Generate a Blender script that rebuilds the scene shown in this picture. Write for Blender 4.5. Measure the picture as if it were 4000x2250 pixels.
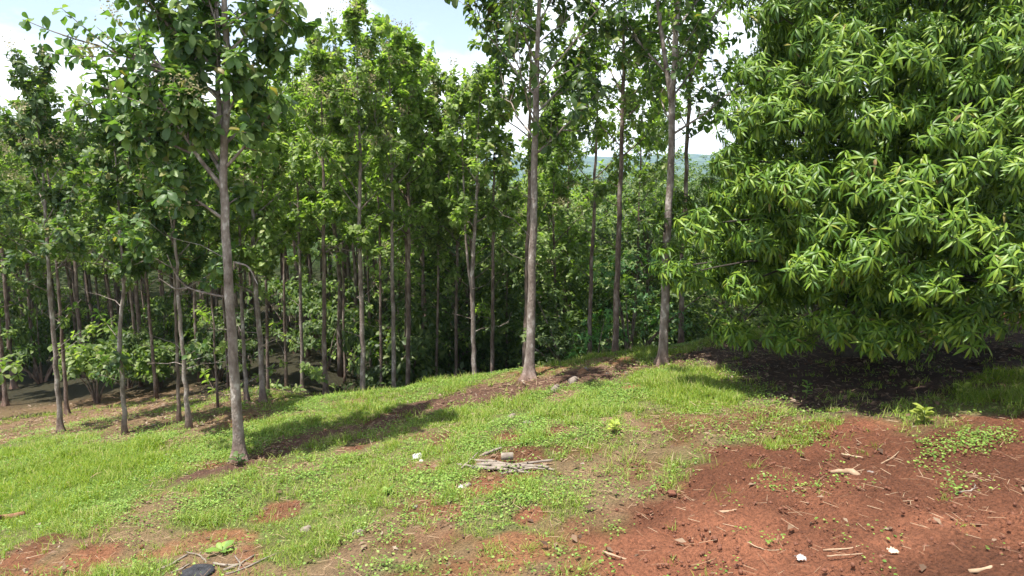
import bpy, math, random
import numpy as np
from mathutils import Vector

for o in list(bpy.data.objects):
    bpy.data.objects.remove(o, do_unlink=True)
SC = bpy.context.scene
COL = SC.collection
R = math.radians

# ------------------------------------------------------------------ camera
CAMZ, PITCH, LENS = 4.35, 10.6, 24.0
cam_d = bpy.data.cameras.new("camera")
cam_d.lens = LENS
cam_d.sensor_width = 36.0
cam_d.clip_start = 0.1
cam_d.clip_end = 12000
cam = bpy.data.objects.new("camera", cam_d)
cam.location = (0, 0, CAMZ)
cam.rotation_euler = (R(90 - PITCH), 0, 0)
COL.objects.link(cam)
SC.camera = cam

# ------------------------------------------------------------------ light
SUN_EL, SUN_AZ = 74.0, 230.0          # azimuth clockwise from +Y: behind the camera, to the left
SUN_W, SKY_W, EXPO = 5.0, 0.10, 1.08
sd = bpy.data.lights.new("sun", 'SUN')
sd.energy = SUN_W
sd.angle = R(0.55)
sd.color = (1.0, 0.955, 0.88)
sun = bpy.data.objects.new("sun", sd)
sv = Vector((math.sin(R(SUN_AZ)) * math.cos(R(SUN_EL)), math.cos(R(SUN_AZ)) * math.cos(R(SUN_EL)), math.sin(R(SUN_EL))))
sun.rotation_euler = (-sv).to_track_quat('-Z', 'Y').to_euler()
sun.location = (-20, -40, 60)
COL.objects.link(sun)

W = bpy.data.worlds.new("World")
SC.world = W
W.use_nodes = True
nt = W.node_tree
nt.nodes.clear()
def N(t, kind, **kw):
    n = t.nodes.new(kind)
    for k, v in kw.items():
        setattr(n, k, v)
    return n
wo = N(nt, 'ShaderNodeOutputWorld')
bg = N(nt, 'ShaderNodeBackground')
bg.inputs['Strength'].default_value = SKY_W
sky = N(nt, 'ShaderNodeTexSky', sky_type='NISHITA', sun_disc=False)
sky.sun_elevation = R(SUN_EL)
sky.sun_rotation = R(SUN_AZ)
sky.altitude = 300
sky.dust_density = 1.5
tc = N(nt, 'ShaderNodeTexCoord')
mp = N(nt, 'ShaderNodeMapping')
mp.inputs['Scale'].default_value = (1.0, 1.0, 3.2)
mp.inputs['Rotation'].default_value = (0.18, 0.12, 0.4)
cn = N(nt, 'ShaderNodeTexNoise')
cn.inputs['Scale'].default_value = 2.3
cn.inputs['Detail'].default_value = 8
cn.inputs['Roughness'].default_value = 0.56
cn.inputs['Distortion'].default_value = 0.35
cr = N(nt, 'ShaderNodeValToRGB')
cr.color_ramp.elements[0].position = 0.42
cr.color_ramp.elements[0].color = (.15, .15, .15, 1)
cr.color_ramp.elements[1].position = 0.68
sx = N(nt, 'ShaderNodeSeparateXYZ')
lowr = N(nt, 'ShaderNodeMapRange')       # cloud banks close up towards the horizon
lowr.inputs['From Min'].default_value = 0.02
lowr.inputs['From Max'].default_value = 0.15
lowr.inputs['To Min'].default_value = 0.7
lowr.inputs['To Max'].default_value = 0.0
mxm = N(nt, 'ShaderNodeMath', operation='ADD', use_clamp=True)
cm = N(nt, 'ShaderNodeMix', data_type='RGBA')
cm.inputs[7].default_value = (9.6, 10.0, 10.4, 1)
nt.links.new(tc.outputs['Generated'], mp.inputs['Vector'])
nt.links.new(mp.outputs['Vector'], cn.inputs['Vector'])
nt.links.new(cn.outputs['Fac'], cr.inputs['Fac'])
nt.links.new(tc.outputs['Generated'], sx.inputs[0])
nt.links.new(sx.outputs['Z'], lowr.inputs['Value'])
nt.links.new(cr.outputs['Color'], mxm.inputs[0])
nt.links.new(lowr.outputs['Result'], mxm.inputs[1])
nt.links.new(mxm.outputs[0], cm.inputs[0])
nt.links.new(sky.outputs['Color'], cm.inputs[6])
nt.links.new(cm.outputs[2], bg.inputs['Color'])
nt.links.new(bg.outputs[0], wo.inputs['Surface'])

SC.view_settings.view_transform = 'Standard'
SC.view_settings.look = 'None'
SC.view_settings.exposure = EXPO
SC.view_settings.gamma = 1
SC.render.engine = 'CYCLES'
SC.cycles.max_bounces = 5
SC.cycles.diffuse_bounces = 3
SC.cycles.glossy_bounces = 2
SC.cycles.transmission_bounces = 3
SC.cycles.volume_bounces = 0
SC.cycles.use_denoising = True
SC.cycles.caustics_reflective = False
SC.cycles.caustics_refractive = False

# ------------------------------------------------------------------ numeric helpers
def hash2(ix, iy, seed):
    h = (ix.astype(np.int64) * 374761393 + iy.astype(np.int64) * 668265263 + seed * 982451653) & 0xFFFFFFFF
    h = ((h ^ (h >> 13)) * 1274126177) & 0xFFFFFFFF
    return ((h ^ (h >> 16)) & 0xFFFF) / 65535.0
def vnoise(x, y, scale, seed=0):
    x = np.asarray(x, float) / scale
    y = np.asarray(y, float) / scale
    ix, iy = np.floor(x), np.floor(y)
    fx, fy = x - ix, y - iy
    fx = fx * fx * (3 - 2 * fx)
    fy = fy * fy * (3 - 2 * fy)
    a, b = hash2(ix, iy, seed), hash2(ix + 1, iy, seed)
    c, d = hash2(ix, iy + 1, seed), hash2(ix + 1, iy + 1, seed)
    return (a * (1 - fx) + b * fx) * (1 - fy) + (c * (1 - fx) + d * fx) * fy
def fbm(x, y, scale, seed=0, octv=4):
    t, a, s = 0, 0.5, 0
    for k in range(octv):
        t = t + a * vnoise(x, y, scale / 2 ** k, seed + k * 17)
        s += a
        a *= 0.5
    return t / s                       # 0..1
def sstep(a, b, x):
    t = np.clip((np.asarray(x, float) - a) / (b - a), 0, 1)
    return t * t * (3 - 2 * t)

def crest_y(x):
    return 18.9 + 0.2 * np.asarray(x, float)
def ground_base(x, y):
    x = np.asarray(x, float)
    y = np.asarray(y, float)
    r = np.hypot(x, y)
    ys = np.where(y < 24, y, 24 + 14 * (1 - np.exp(-(y - 24) / 14)))
    ys = np.where(y < -6, -6 + 6 * np.tanh((y + 6) / 6), ys)
    xs = np.where(x < -16, -16 - 12 * (1 - np.exp((x + 16) / 12)), x)
    xs = np.where(xs > 18, 18 + 10 * (1 - np.exp(-(xs - 18) / 10)), xs)
    z = 0.6 + 0.13 * xs - 0.12 * ys
    s = np.maximum(y - crest_y(x), 0)
    drop = 0.75 * s * s / (s + 2.2)
    drop = 8.5 * (1 - np.exp(-drop / 8.5))
    w = 0.10 + 0.90 * sstep(-9.5, -1.0, x)
    w = w * (1 - 0.85 * sstep(9.5, 13.0, x) * (1 - sstep(35, 60, y)))
    z = z - drop * w
    lf = sstep(20, 90, -x - 0.10 * y + 10)                    # the wooded hillside on the left
    z = z + lf * 9.5 * sstep(45, 130, y)
    z = z - (1 - lf) * 60 * sstep(50, 500, y)
    z = z - lf * 55 * sstep(200, 600, y)
    return z
def ground_z(x, y):
    x = np.asarray(x, float)
    y = np.asarray(y, float)
    n = (fbm(x, y, 3.2, 3) - 0.5) * 0.34 + (fbm(x, y, 0.9, 9, 2) - 0.5) * 0.10
    return ground_base(x, y) + n

CP, SP = math.cos(R(PITCH)), math.sin(R(PITCH))
FPX = LENS / 36.0 * 2576.0            # photograph coordinates below are in a 2576 x 1449 frame
def ray(u, v):
    xc, uc = (u - 1288.0) / FPX, (724.5 - v) / FPX
    return np.array([xc, CP + SP * uc, -SP + CP * uc])
def at(u, v, Y):
    d = ray(u, v)
    return np.array([0, 0, CAMZ]) + d * (Y / d[1])
def hit(u, v, far=90.0):
    d = ray(u, v)
    s = np.linspace(2.5, far, 1400)
    P = np.array([0, 0, CAMZ])[None] + d[None] * s[:, None]
    below = P[:, 2] < ground_z(P[:, 0], P[:, 1])
    if not below.any():
        p = P[-1]
        return np.array([p[0], p[1], float(ground_z(p[0], p[1]))])
    k = int(np.argmax(below))
    p = P[k]
    return np.array([p[0], p[1], float(ground_z(p[0], p[1]))])
def poly_mask(x, y, pix, soft=0.35, seed=0, rough=0.5):
    pts = np.array([hit(u, v)[:2] if not isinstance(u, str) else v for u, v in pix])
    inside = np.zeros(np.shape(x), bool)
    dist = np.full(np.shape(x), 1e9)
    n = len(pts)
    for i in range(n):
        a, b = pts[i], pts[(i + 1) % n]
        c = ((a[1] > y) != (b[1] > y)) & (x < (b[0] - a[0]) * (y - a[1]) / (b[1] - a[1] + 1e-12) + a[0])
        inside ^= c
        ab = b - a
        t = np.clip(((x - a[0]) * ab[0] + (y - a[1]) * ab[1]) / (ab @ ab + 1e-12), 0, 1)
        dist = np.minimum(dist, np.hypot(x - a[0] - t * ab[0], y - a[1] - t * ab[1]))
    sdv = np.where(inside, dist, -dist) + (fbm(x, y, 0.9, 40 + seed, 3) - 0.5) * 2 * rough
    return sstep(-soft, soft, sdv)

# ------------------------------------------------------------------ where soil, shade-darkened litter and grass lie on the ground
P_SOIL = [(1455, 1500), (1490, 1400), (1490, 1330), (1560, 1270), (1640, 1190), (1720, 1140), (1850, 1112), (1960, 1095),
          (2080, 1080), (2200, 1058), (2350, 1035), (2576, 1012), (2750, 1000), (2950, 1100), (2950, 1560), (1470, 1640)]
P_MIX = [(1540, 1120), (1640, 1040), (1850, 1005), (2150, 1045), (2120, 1075), (1960, 1100), (1800, 1135), (1650, 1200), (1560, 1260), (1480, 1330), (1440, 1300), (1500, 1200)]
P_SOIL2 = [(2330, 825), (2560, 815), (2950, 830), (2950, 785), (2560, 782), (2330, 800)]
P_BAND = [(360, 1215), (480, 1190), (590, 1165), (700, 1110), (900, 1060), (1050, 1010), (1150, 980), (1320, 953), (1480, 925),
          (1640, 905), (1800, 878), (1850, 900), (1660, 935), (1500, 965), (1330, 990), (1150, 1030), (900, 1082), (750, 1130), (620, 1180), (480, 1215)]
P_LITTER_SHADE = [(1740, 885), (1790, 930), (1880, 990), (2000, 1030), (2200, 1045), (2420, 1010), (2576, 965), (2950, 930), (2950, 830), (2560, 815), (2300, 825), (1800, 850)]  # charred leaf litter under the mango; its dark tone also paints the mango's shade
P_WOOD = [(-700, 1095), (150, 1097), (330, 1100), (480, 1082), (600, 1058), (700, 1045), (720, 940), (-300, 850), (-900, 850)]
P_LUSH = [(-150, 1150), (150, 1120), (350, 1112), (480, 1140), (440, 1200), (300, 1265), (100, 1320), (-150, 1340)]
P_CREST = [(430, 1120), (640, 1075), (800, 1040), (980, 998), (1130, 958), (1190, 952), (1130, 985), (960, 1035), (760, 1085), (640, 1125), (480, 1150)]
P_TALL1 = [(1600, 940), (1700, 920), (1790, 945), (1890, 990), (1880, 1020), (1780, 1040), (1640, 1010)]
P_TALL2 = [(2400, 985), (2470, 945), (2576, 930), (2700, 925), (2700, 1000), (2560, 1012), (2440, 1010)]
P_TALL3 = [(1930, 1110), (1990, 1080), (2090, 1050), (2140, 1050), (2120, 1085), (2040, 1105), (1960, 1125)]
P_TALL4 = [(1150, 920), (1480, 880), (1650, 872), (1650, 895), (1500, 905), (1400, 930)]
P_PATCH = [(2290, 1120), (2420, 1100), (2530, 1085), (2545, 1110), (2470, 1150), (2350, 1155)]
DRYSPOTS = [(1270, 1100, .5), (1090, 1340, .55), (1225, 1215, .8), (80, 1390, .8), (1400, 1085, .45), (700, 1290, .45), (1330, 1300, .3), (1290, 1165, .9),
            (1120, 1290, .35), (540, 1425, .8), (860, 1405, .5), (1560, 1060, .6), (1640, 1075, .6), (270, 1385, .5), (1420, 1000, .7), (870, 1130, .35)]
DRYXY = [(hit(u, v)[:2], r) for u, v, r in DRYSPOTS]

class Zones:
    def __init__(s, x, y):
        s.soil = np.maximum(poly_mask(x, y, P_SOIL, .5, 1, 1.0), poly_mask(x, y, P_SOIL2, .3, 12, .3))
        s.band = poly_mask(x, y, P_BAND, .3, 2, .5)
        s.litter = poly_mask(x, y, P_LITTER_SHADE, .45, 3, .5)
        s.wood = poly_mask(x, y, P_WOOD, .5, 4, .5)
        s.lush = poly_mask(x, y, P_LUSH, .5, 5, .5)
        s.crest = poly_mask(x, y, P_CREST, .4, 6, .3)
        s.tall = np.maximum.reduce([poly_mask(x, y, P_TALL1, .3, 7, .3), poly_mask(x, y, P_TALL2, .3, 8, .3),
                                    poly_mask(x, y, P_TALL3, .2, 9, .3), poly_mask(x, y, P_TALL4, .3, 10, .3) * .6])
        s.patch = poly_mask(x, y, P_PATCH, .15, 11, .25)
        dry = np.zeros(np.shape(x))
        for p, r in DRYXY:
            d = np.hypot(x - p[0], (y - p[1]) * 0.8) / (r * .8) + (fbm(x, y, .5, 77, 3) - .5) * 1.2
            dry = np.maximum(dry, 1 - sstep(.6, 1.1, d))
        bare = sstep(.525, .63, fbm(x, y, 1.5, 21, 4))
        dry = np.maximum(dry, poly_mask(x, y, P_MIX, .5, 13, .9) * .8)
        s.dry = np.maximum(dry, bare * .85 * (1 - s.lush) * (1 - s.crest))
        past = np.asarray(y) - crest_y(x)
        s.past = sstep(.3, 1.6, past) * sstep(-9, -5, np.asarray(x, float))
        s.woods = np.maximum(s.wood, sstep(20.5, 23.5, np.asarray(y, float)) * (1 - sstep(9, 11, np.asarray(x, float))))

# ------------------------------------------------------------------ mesh helpers
def mesh_np(name, V, T, mats, smooth=False, mi=None):
    me = bpy.data.meshes.new(name)
    V = np.asarray(V, np.float32)
    T = np.asarray(T, np.int32)
    k = T.shape[1]
    me.vertices.add(len(V))
    me.vertices.foreach_set('co', V.ravel())
    me.loops.add(T.size)
    me.loops.foreach_set('vertex_index', T.ravel())
    me.polygons.add(len(T))
    me.polygons.foreach_set('loop_start', np.arange(0, T.size, k, dtype=np.int32))
    me.polygons.foreach_set('loop_total', np.full(len(T), k, np.int32))
    if smooth:
        me.polygons.foreach_set('use_smooth', np.ones(len(T), bool))
    for m in (mats if isinstance(mats, (list, tuple)) else [mats]):
        me.materials.append(m)
    if mi is not None:
        me.polygons.foreach_set('material_index', np.asarray(mi, np.int32))
    me.update()
    me.validate()
    return me

class MB:
    def __init__(s):
        s.V, s.T, s.n = [], [], 0
    def add(s, V, T):
        s.V.append(np.asarray(V, float))
        s.T.append(np.asarray(T, int) + s.n)
        s.n += len(V)
    def tube(s, path, rad, sides=6, cap=True, lobe=None):
        path = np.asarray(path, float)
        rad = np.asarray(rad, float) * np.ones(len(path))
        tan = np.gradient(path, axis=0)
        tan /= np.linalg.norm(tan, axis=1)[:, None] + 1e-9
        ref = np.array([1.0, 0, 0]) if abs(tan[0][0]) < .8 else np.array([0, 1.0, 0])
        th = np.arange(sides) / sides * 2 * math.pi
        V = []
        for i in range(len(path)):
            u = ref - tan[i] * (ref @ tan[i])
            u /= np.linalg.norm(u) + 1e-9
            w = np.cross(tan[i], u)
            ref = u
            r = rad[i] * (lobe(i, th) if lobe else 1.0)
            V.append(path[i] + (np.cos(th) * r)[:, None] * u + (np.sin(th) * r)[:, None] * w)
        n = len(path)
        V = np.concatenate(V)
        T = []
        for i in range(n - 1):
            a = i * sides + np.arange(sides)
            b = i * sides + (np.arange(sides) + 1) % sides
            T.append(np.stack([a, b, b + sides], 1))
            T.append(np.stack([a, b + sides, a + sides], 1))
        if cap:
            V = np.concatenate([V, path[:1], path[-1:]])
            c0, c1 = len(V) - 2, len(V) - 1
            k = np.arange(sides)
            T.append(np.stack([np.full(sides, c0), (k + 1) % sides, k], 1))
            T.append(np.stack([np.full(sides, c1), (n - 1) * sides + k, (n - 1) * sides + (k + 1) % sides], 1))
        s.add(V, np.concatenate(T))
    def inst(s, tv, tt, pos, M, scale):
        """place a template many times: M is (n,3,3) with the axes as columns"""
        pos, M, scale = np.asarray(pos, float), np.asarray(M, float), np.asarray(scale, float)
        if scale.ndim == 1:
            scale = scale[:, None] * np.ones(3)
        n, k = len(pos), len(tv)
        L = tv[None] * scale[:, None, :]
        V = np.einsum('nij,nkj->nki', M, L) + pos[:, None]
        T = tt[None] + (np.arange(n) * k)[:, None, None]
        s.add(V.reshape(-1, 3), T.reshape(-1, tt.shape[1]))
    def mesh(s, name, mat, smooth=False):
        return mesh_np(name, np.concatenate(s.V), np.concatenate(s.T), mat, smooth)
    def build(s, name, mat, parent=None, smooth=False, loc=None):
        o = bpy.data.objects.new(name, s.mesh(name, mat, smooth))
        COL.objects.link(o)
        if parent is not None:
            o.parent = parent
        if loc is not None:
            o.location = loc
        return o

def axes(d, up):
    """frames whose x axis is d and whose z axis leans to up"""
    d = d / (np.linalg.norm(d, axis=1)[:, None] + 1e-9)
    y = np.cross(up, d)
    y /= np.linalg.norm(y, axis=1)[:, None] + 1e-9
    z = np.cross(d, y)
    return np.stack([d, y, z], 2)

def tag(o, label=None, cat=None, group=None, kind=None):
    for k, v in (('label', label), ('category', cat), ('group', group), ('kind', kind)):
        if v:
            o[k] = v
    return o
def empty(name, loc=(0, 0, 0), rz=0):
    o = bpy.data.objects.new(name, None)
    o.empty_display_size = .3
    o.location = loc
    o.rotation_euler.z = rz
    COL.objects.link(o)
    return o
def copy_tree(o, parent=None):
    c = o.copy()
    COL.objects.link(c)
    c.parent = parent
    for ch in o.children:
        copy_tree(ch, c)
    return c

# ------------------------------------------------------------------ materials
def mat_new(name):
    m = bpy.data.materials.new(name)
    m.use_nodes = True
    m.node_tree.nodes.clear()
    return m, m.node_tree
def ramp(t, stops, inp=None):
    r = N(t, 'ShaderNodeValToRGB')
    while len(r.color_ramp.elements) < len(stops):
        r.color_ramp.elements.new(.5)
    for e, (p, c) in zip(r.color_ramp.elements, stops):
        e.position = p
        e.color = (*c, 1)
    if inp is not None:
        t.links.new(inp, r.inputs['Fac'])
    return r
def leaf_mat(name, stops, rough=.5, spec=.4, trans=.3, tcol=(1.6, 1.9, .6), objvar=.25):
    m, t = mat_new(name)
    g = N(t, 'ShaderNodeNewGeometry')
    r = ramp(t, stops, g.outputs['Random Per Island'])
    oi = N(t, 'ShaderNodeObjectInfo')
    hs = N(t, 'ShaderNodeHueSaturation')
    mr = N(t, 'ShaderNodeMapRange')
    mr.inputs['To Min'].default_value = 1 - objvar
    mr.inputs['To Max'].default_value = 1 + objvar
    t.links.new(oi.outputs['Random'], mr.inputs['Value'])
    t.links.new(mr.outputs['Result'], hs.inputs['Value'])
    t.links.new(r.outputs['Color'], hs.inputs['Color'])
    p = N(t, 'ShaderNodeBsdfPrincipled')
    p.inputs['Roughness'].default_value = rough
    p.inputs['Specular IOR Level'].default_value = spec
    t.links.new(hs.outputs['Color'], p.inputs['Base Color'])
    tr = N(t, 'ShaderNodeBsdfTranslucent')
    mul = N(t, 'ShaderNodeMix', data_type='RGBA', blend_type='MULTIPLY')
    mul.inputs[0].default_value = 1
    mul.inputs[7].default_value = (*tcol, 1)
    t.links.new(hs.outputs['Color'], mul.inputs[6])
    t.links.new(mul.outputs[2], tr.inputs['Color'])
    mx = N(t, 'ShaderNodeMixShader')
    mx.inputs[0].default_value = trans
    t.links.new(p.outputs[0], mx.inputs[1])
    t.links.new(tr.outputs[0], mx.inputs[2])
    out = N(t, 'ShaderNodeOutputMaterial')
    t.links.new(mx.outputs[0], out.inputs['Surface'])
    return m
def rough_mat(name, stops, scale=6, stretch=(1, 1, 1), rough=.85, bump=.4, bscale=30, detail=6, bdist=.02, splash=False):
    m, t = mat_new(name)
    tc = N(t, 'ShaderNodeTexCoord')
    mp = N(t, 'ShaderNodeMapping')
    mp.inputs['Scale'].default_value = stretch
    t.links.new(tc.outputs['Object'], mp.inputs['Vector'])
    n = N(t, 'ShaderNodeTexNoise')
    n.inputs['Scale'].default_value = scale
    n.inputs['Detail'].default_value = detail
    n.inputs['Roughness'].default_value = .62
    t.links.new(mp.outputs[0], n.inputs['Vector'])
    r = ramp(t, stops, n.outputs['Fac'])
    n2 = N(t, 'ShaderNodeTexNoise')
    n2.inputs['Scale'].default_value = bscale
    n2.inputs['Detail'].default_value = 4
    t.links.new(mp.outputs[0], n2.inputs['Vector'])
    b = N(t, 'ShaderNodeBump')
    b.inputs['Strength'].default_value = bump
    b.inputs['Distance'].default_value = bdist
    t.links.new(n2.outputs['Fac'], b.inputs['Height'])
    p = N(t, 'ShaderNodeBsdfPrincipled')
    p.inputs['Roughness'].default_value = rough
    p.inputs['Specular IOR Level'].default_value = .25
    if splash:                                   # red soil splashed on the foot
        sp = N(t, 'ShaderNodeSeparateXYZ')
        t.links.new(tc.outputs['Object'], sp.inputs[0])
        ad = N(t, 'ShaderNodeMath', operation='MULTIPLY_ADD')
        ad.inputs[1].default_value = -.9
        t.links.new(n.outputs['Fac'], ad.inputs[0])
        t.links.new(sp.outputs['Z'], ad.inputs[2])
        mr = N(t, 'ShaderNodeMapRange')
        mr.inputs['From Min'].default_value = -.5
        mr.inputs['From Max'].default_value = .05
        mr.inputs['To Min'].default_value = .7
        mr.inputs['To Max'].default_value = 0
        t.links.new(ad.outputs[0], mr.inputs['Value'])
        mm = N(t, 'ShaderNodeMix', data_type='RGBA')
        mm.inputs[7].default_value = (.15, .075, .048, 1)
        t.links.new(mr.outputs['Result'], mm.inputs[0])
        t.links.new(r.outputs['Color'], mm.inputs[6])
        t.links.new(mm.outputs[2], p.inputs['Base Color'])
    else:
        t.links.new(r.outputs['Color'], p.inputs['Base Color'])
    t.links.new(b.outputs['Normal'], p.inputs['Normal'])
    out = N(t, 'ShaderNodeOutputMaterial')
    t.links.new(p.outputs[0], out.inputs['Surface'])
    return m

M_TEAK = leaf_mat('teak_leaf', [(0, (.048, .090, .032)), (.5, (.092, .152, .047)), (.85, (.15, .21, .065)), (.97, (.17, .20, .06)), (1, (.20, .15, .05))],
                  rough=.45, spec=.32, trans=.40)
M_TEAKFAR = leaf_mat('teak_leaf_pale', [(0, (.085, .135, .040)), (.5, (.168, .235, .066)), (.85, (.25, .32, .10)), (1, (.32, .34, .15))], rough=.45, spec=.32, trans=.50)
M_BLOSSOM = leaf_mat('teak_blossom', [(0, (.26, .23, .11)), (1, (.50, .44, .26))], rough=.8, spec=.1, trans=.3, tcol=(1, 1, 1))
M_MANGO = leaf_mat('mango_leaf', [(0, (.032, .075, .009)), (.5, (.078, .148, .012)), (.97, (.155, .225, .020)), (.994, (.18, .22, .03)), (1, (.17, .11, .04))], rough=.44, spec=.28, trans=.15, tcol=(1.6, 1.9, .35))
M_BUSH = leaf_mat('bush_leaf', [(0, (.040, .072, .018)), (.6, (.075, .122, .030)), (1, (.14, .18, .05))], rough=.5, spec=.35, trans=.32)
M_LIME = leaf_mat('lime_leaf', [(0, (.07, .17, .05)), (.6, (.10, .23, .065)), (1, (.16, .29, .07))], rough=.5, spec=.35, trans=.36)
M_YOUNG = leaf_mat('young_leaf', [(0, (.24, .31, .05)), (1, (.38, .44, .09))], rough=.5, spec=.3, trans=.35, tcol=(1.2, 1.2, .5))
M_GRASS = leaf_mat('grass_blade', [(0, (.095, .155, .020)), (.5, (.185, .270, .032)), (.80, (.275, .345, .055)), (.92, (.33, .31, .12)), (1, (.40, .34, .18))], rough=.55, spec=.25, trans=.36, tcol=(1.3, 1.45, .5), objvar=0)
M_GLUSH = leaf_mat('lush_blade', [(0, (.085, .155, .012)), (.5, (.165, .245, .018)), (.85, (.26, .33, .035)), (1, (.38, .35, .12))], rough=.55, spec=.25, trans=.40, tcol=(1.3, 1.45, .4), objvar=0)
M_HERB = leaf_mat('herb_leaf', [(0, (.085, .160, .028)), (.6, (.165, .265, .048)), (1, (.26, .35, .08))], rough=.5, spec=.3, trans=.3, objvar=0)
M_STRAW = leaf_mat('straw', [(0, (.16, .09, .055)), (.5, (.29, .19, .115)), (1, (.42, .32, .21))], rough=.8, spec=.15, trans=.1, tcol=(1, 1, 1), objvar=0)
M_DEADLEAF = leaf_mat('dead_leaf', [(0, (.07, .042, .028)), (.6, (.17, .11, .07)), (.9, (.22, .16, .11)), (1, (.28, .23, .18))], rough=.8, spec=.15, trans=.1, tcol=(1, 1, 1), objvar=0)
M_BARK = rough_mat('teak_bark', [(.30, (.095, .068, .055)), (.44, (.19, .148, .125)), (.56, (.27, .225, .195)), (.64, (.46, .41, .37))], scale=3.6, stretch=(1.8, 1.8, 1.0), bump=.9, bscale=18, bdist=.025, splash=True)
M_BARKD = rough_mat('teak_bark_brown', [(.32, (.06, .043, .034)), (.50, (.15, .107, .085)), (.66, (.30, .25, .21))], scale=3.4, stretch=(2.2, 2.2, .9), bump=.8, bscale=18, bdist=.02, splash=True)
M_MBARK = rough_mat('mango_bark', [(.3, (.03, .025, .02)), (.7, (.075, .062, .05))], scale=6, bump=.6, bscale=22, bdist=.01)
M_WOOD = rough_mat('weathered_wood', [(.3, (.13, .10, .08)), (.6, (.25, .21, .17)), (.8, (.36, .32, .27))], scale=9, stretch=(1, 1, 1), bump=.5, bscale=40, bdist=.01)
M_PALE = rough_mat('pale_wood', [(.3, (.22, .14, .085)), (.7, (.37, .265, .175))], scale=9, bump=.4, bscale=40, bdist=.006)
M_RED = rough_mat('rotten_wood', [(.3, (.11, .055, .03)), (.7, (.27, .145, .08))], scale=9, stretch=(1, 1, 1), bump=.7, bscale=30, bdist=.02)
M_CHAR = rough_mat('charcoal', [(.3, (.012, .013, .016)), (.75, (.05, .05, .055))], scale=14, bump=.8, bscale=40, bdist=.02)
M_CLOD = rough_mat('red_clod', [(.3, (.11, .045, .027)), (.75, (.19, .080, .048))], scale=12, bump=.6, bscale=30, bdist=.01)
M_STONE = rough_mat('grey_stone', [(.3, (.13, .105, .09)), (.75, (.27, .23, .20))], scale=9, bump=.6, bscale=26, bdist=.02)
M_PLASTIC = rough_mat('white_plastic', [(.3, (.34, .33, .31)), (.7, (.56, .55, .53))], scale=5, bump=.3, bscale=20, rough=.45)
M_CREAM = rough_mat('cream_paper', [(.3, (.36, .31, .22)), (.7, (.50, .44, .33))], scale=5, bump=.3, bscale=20, rough=.7)

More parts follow.
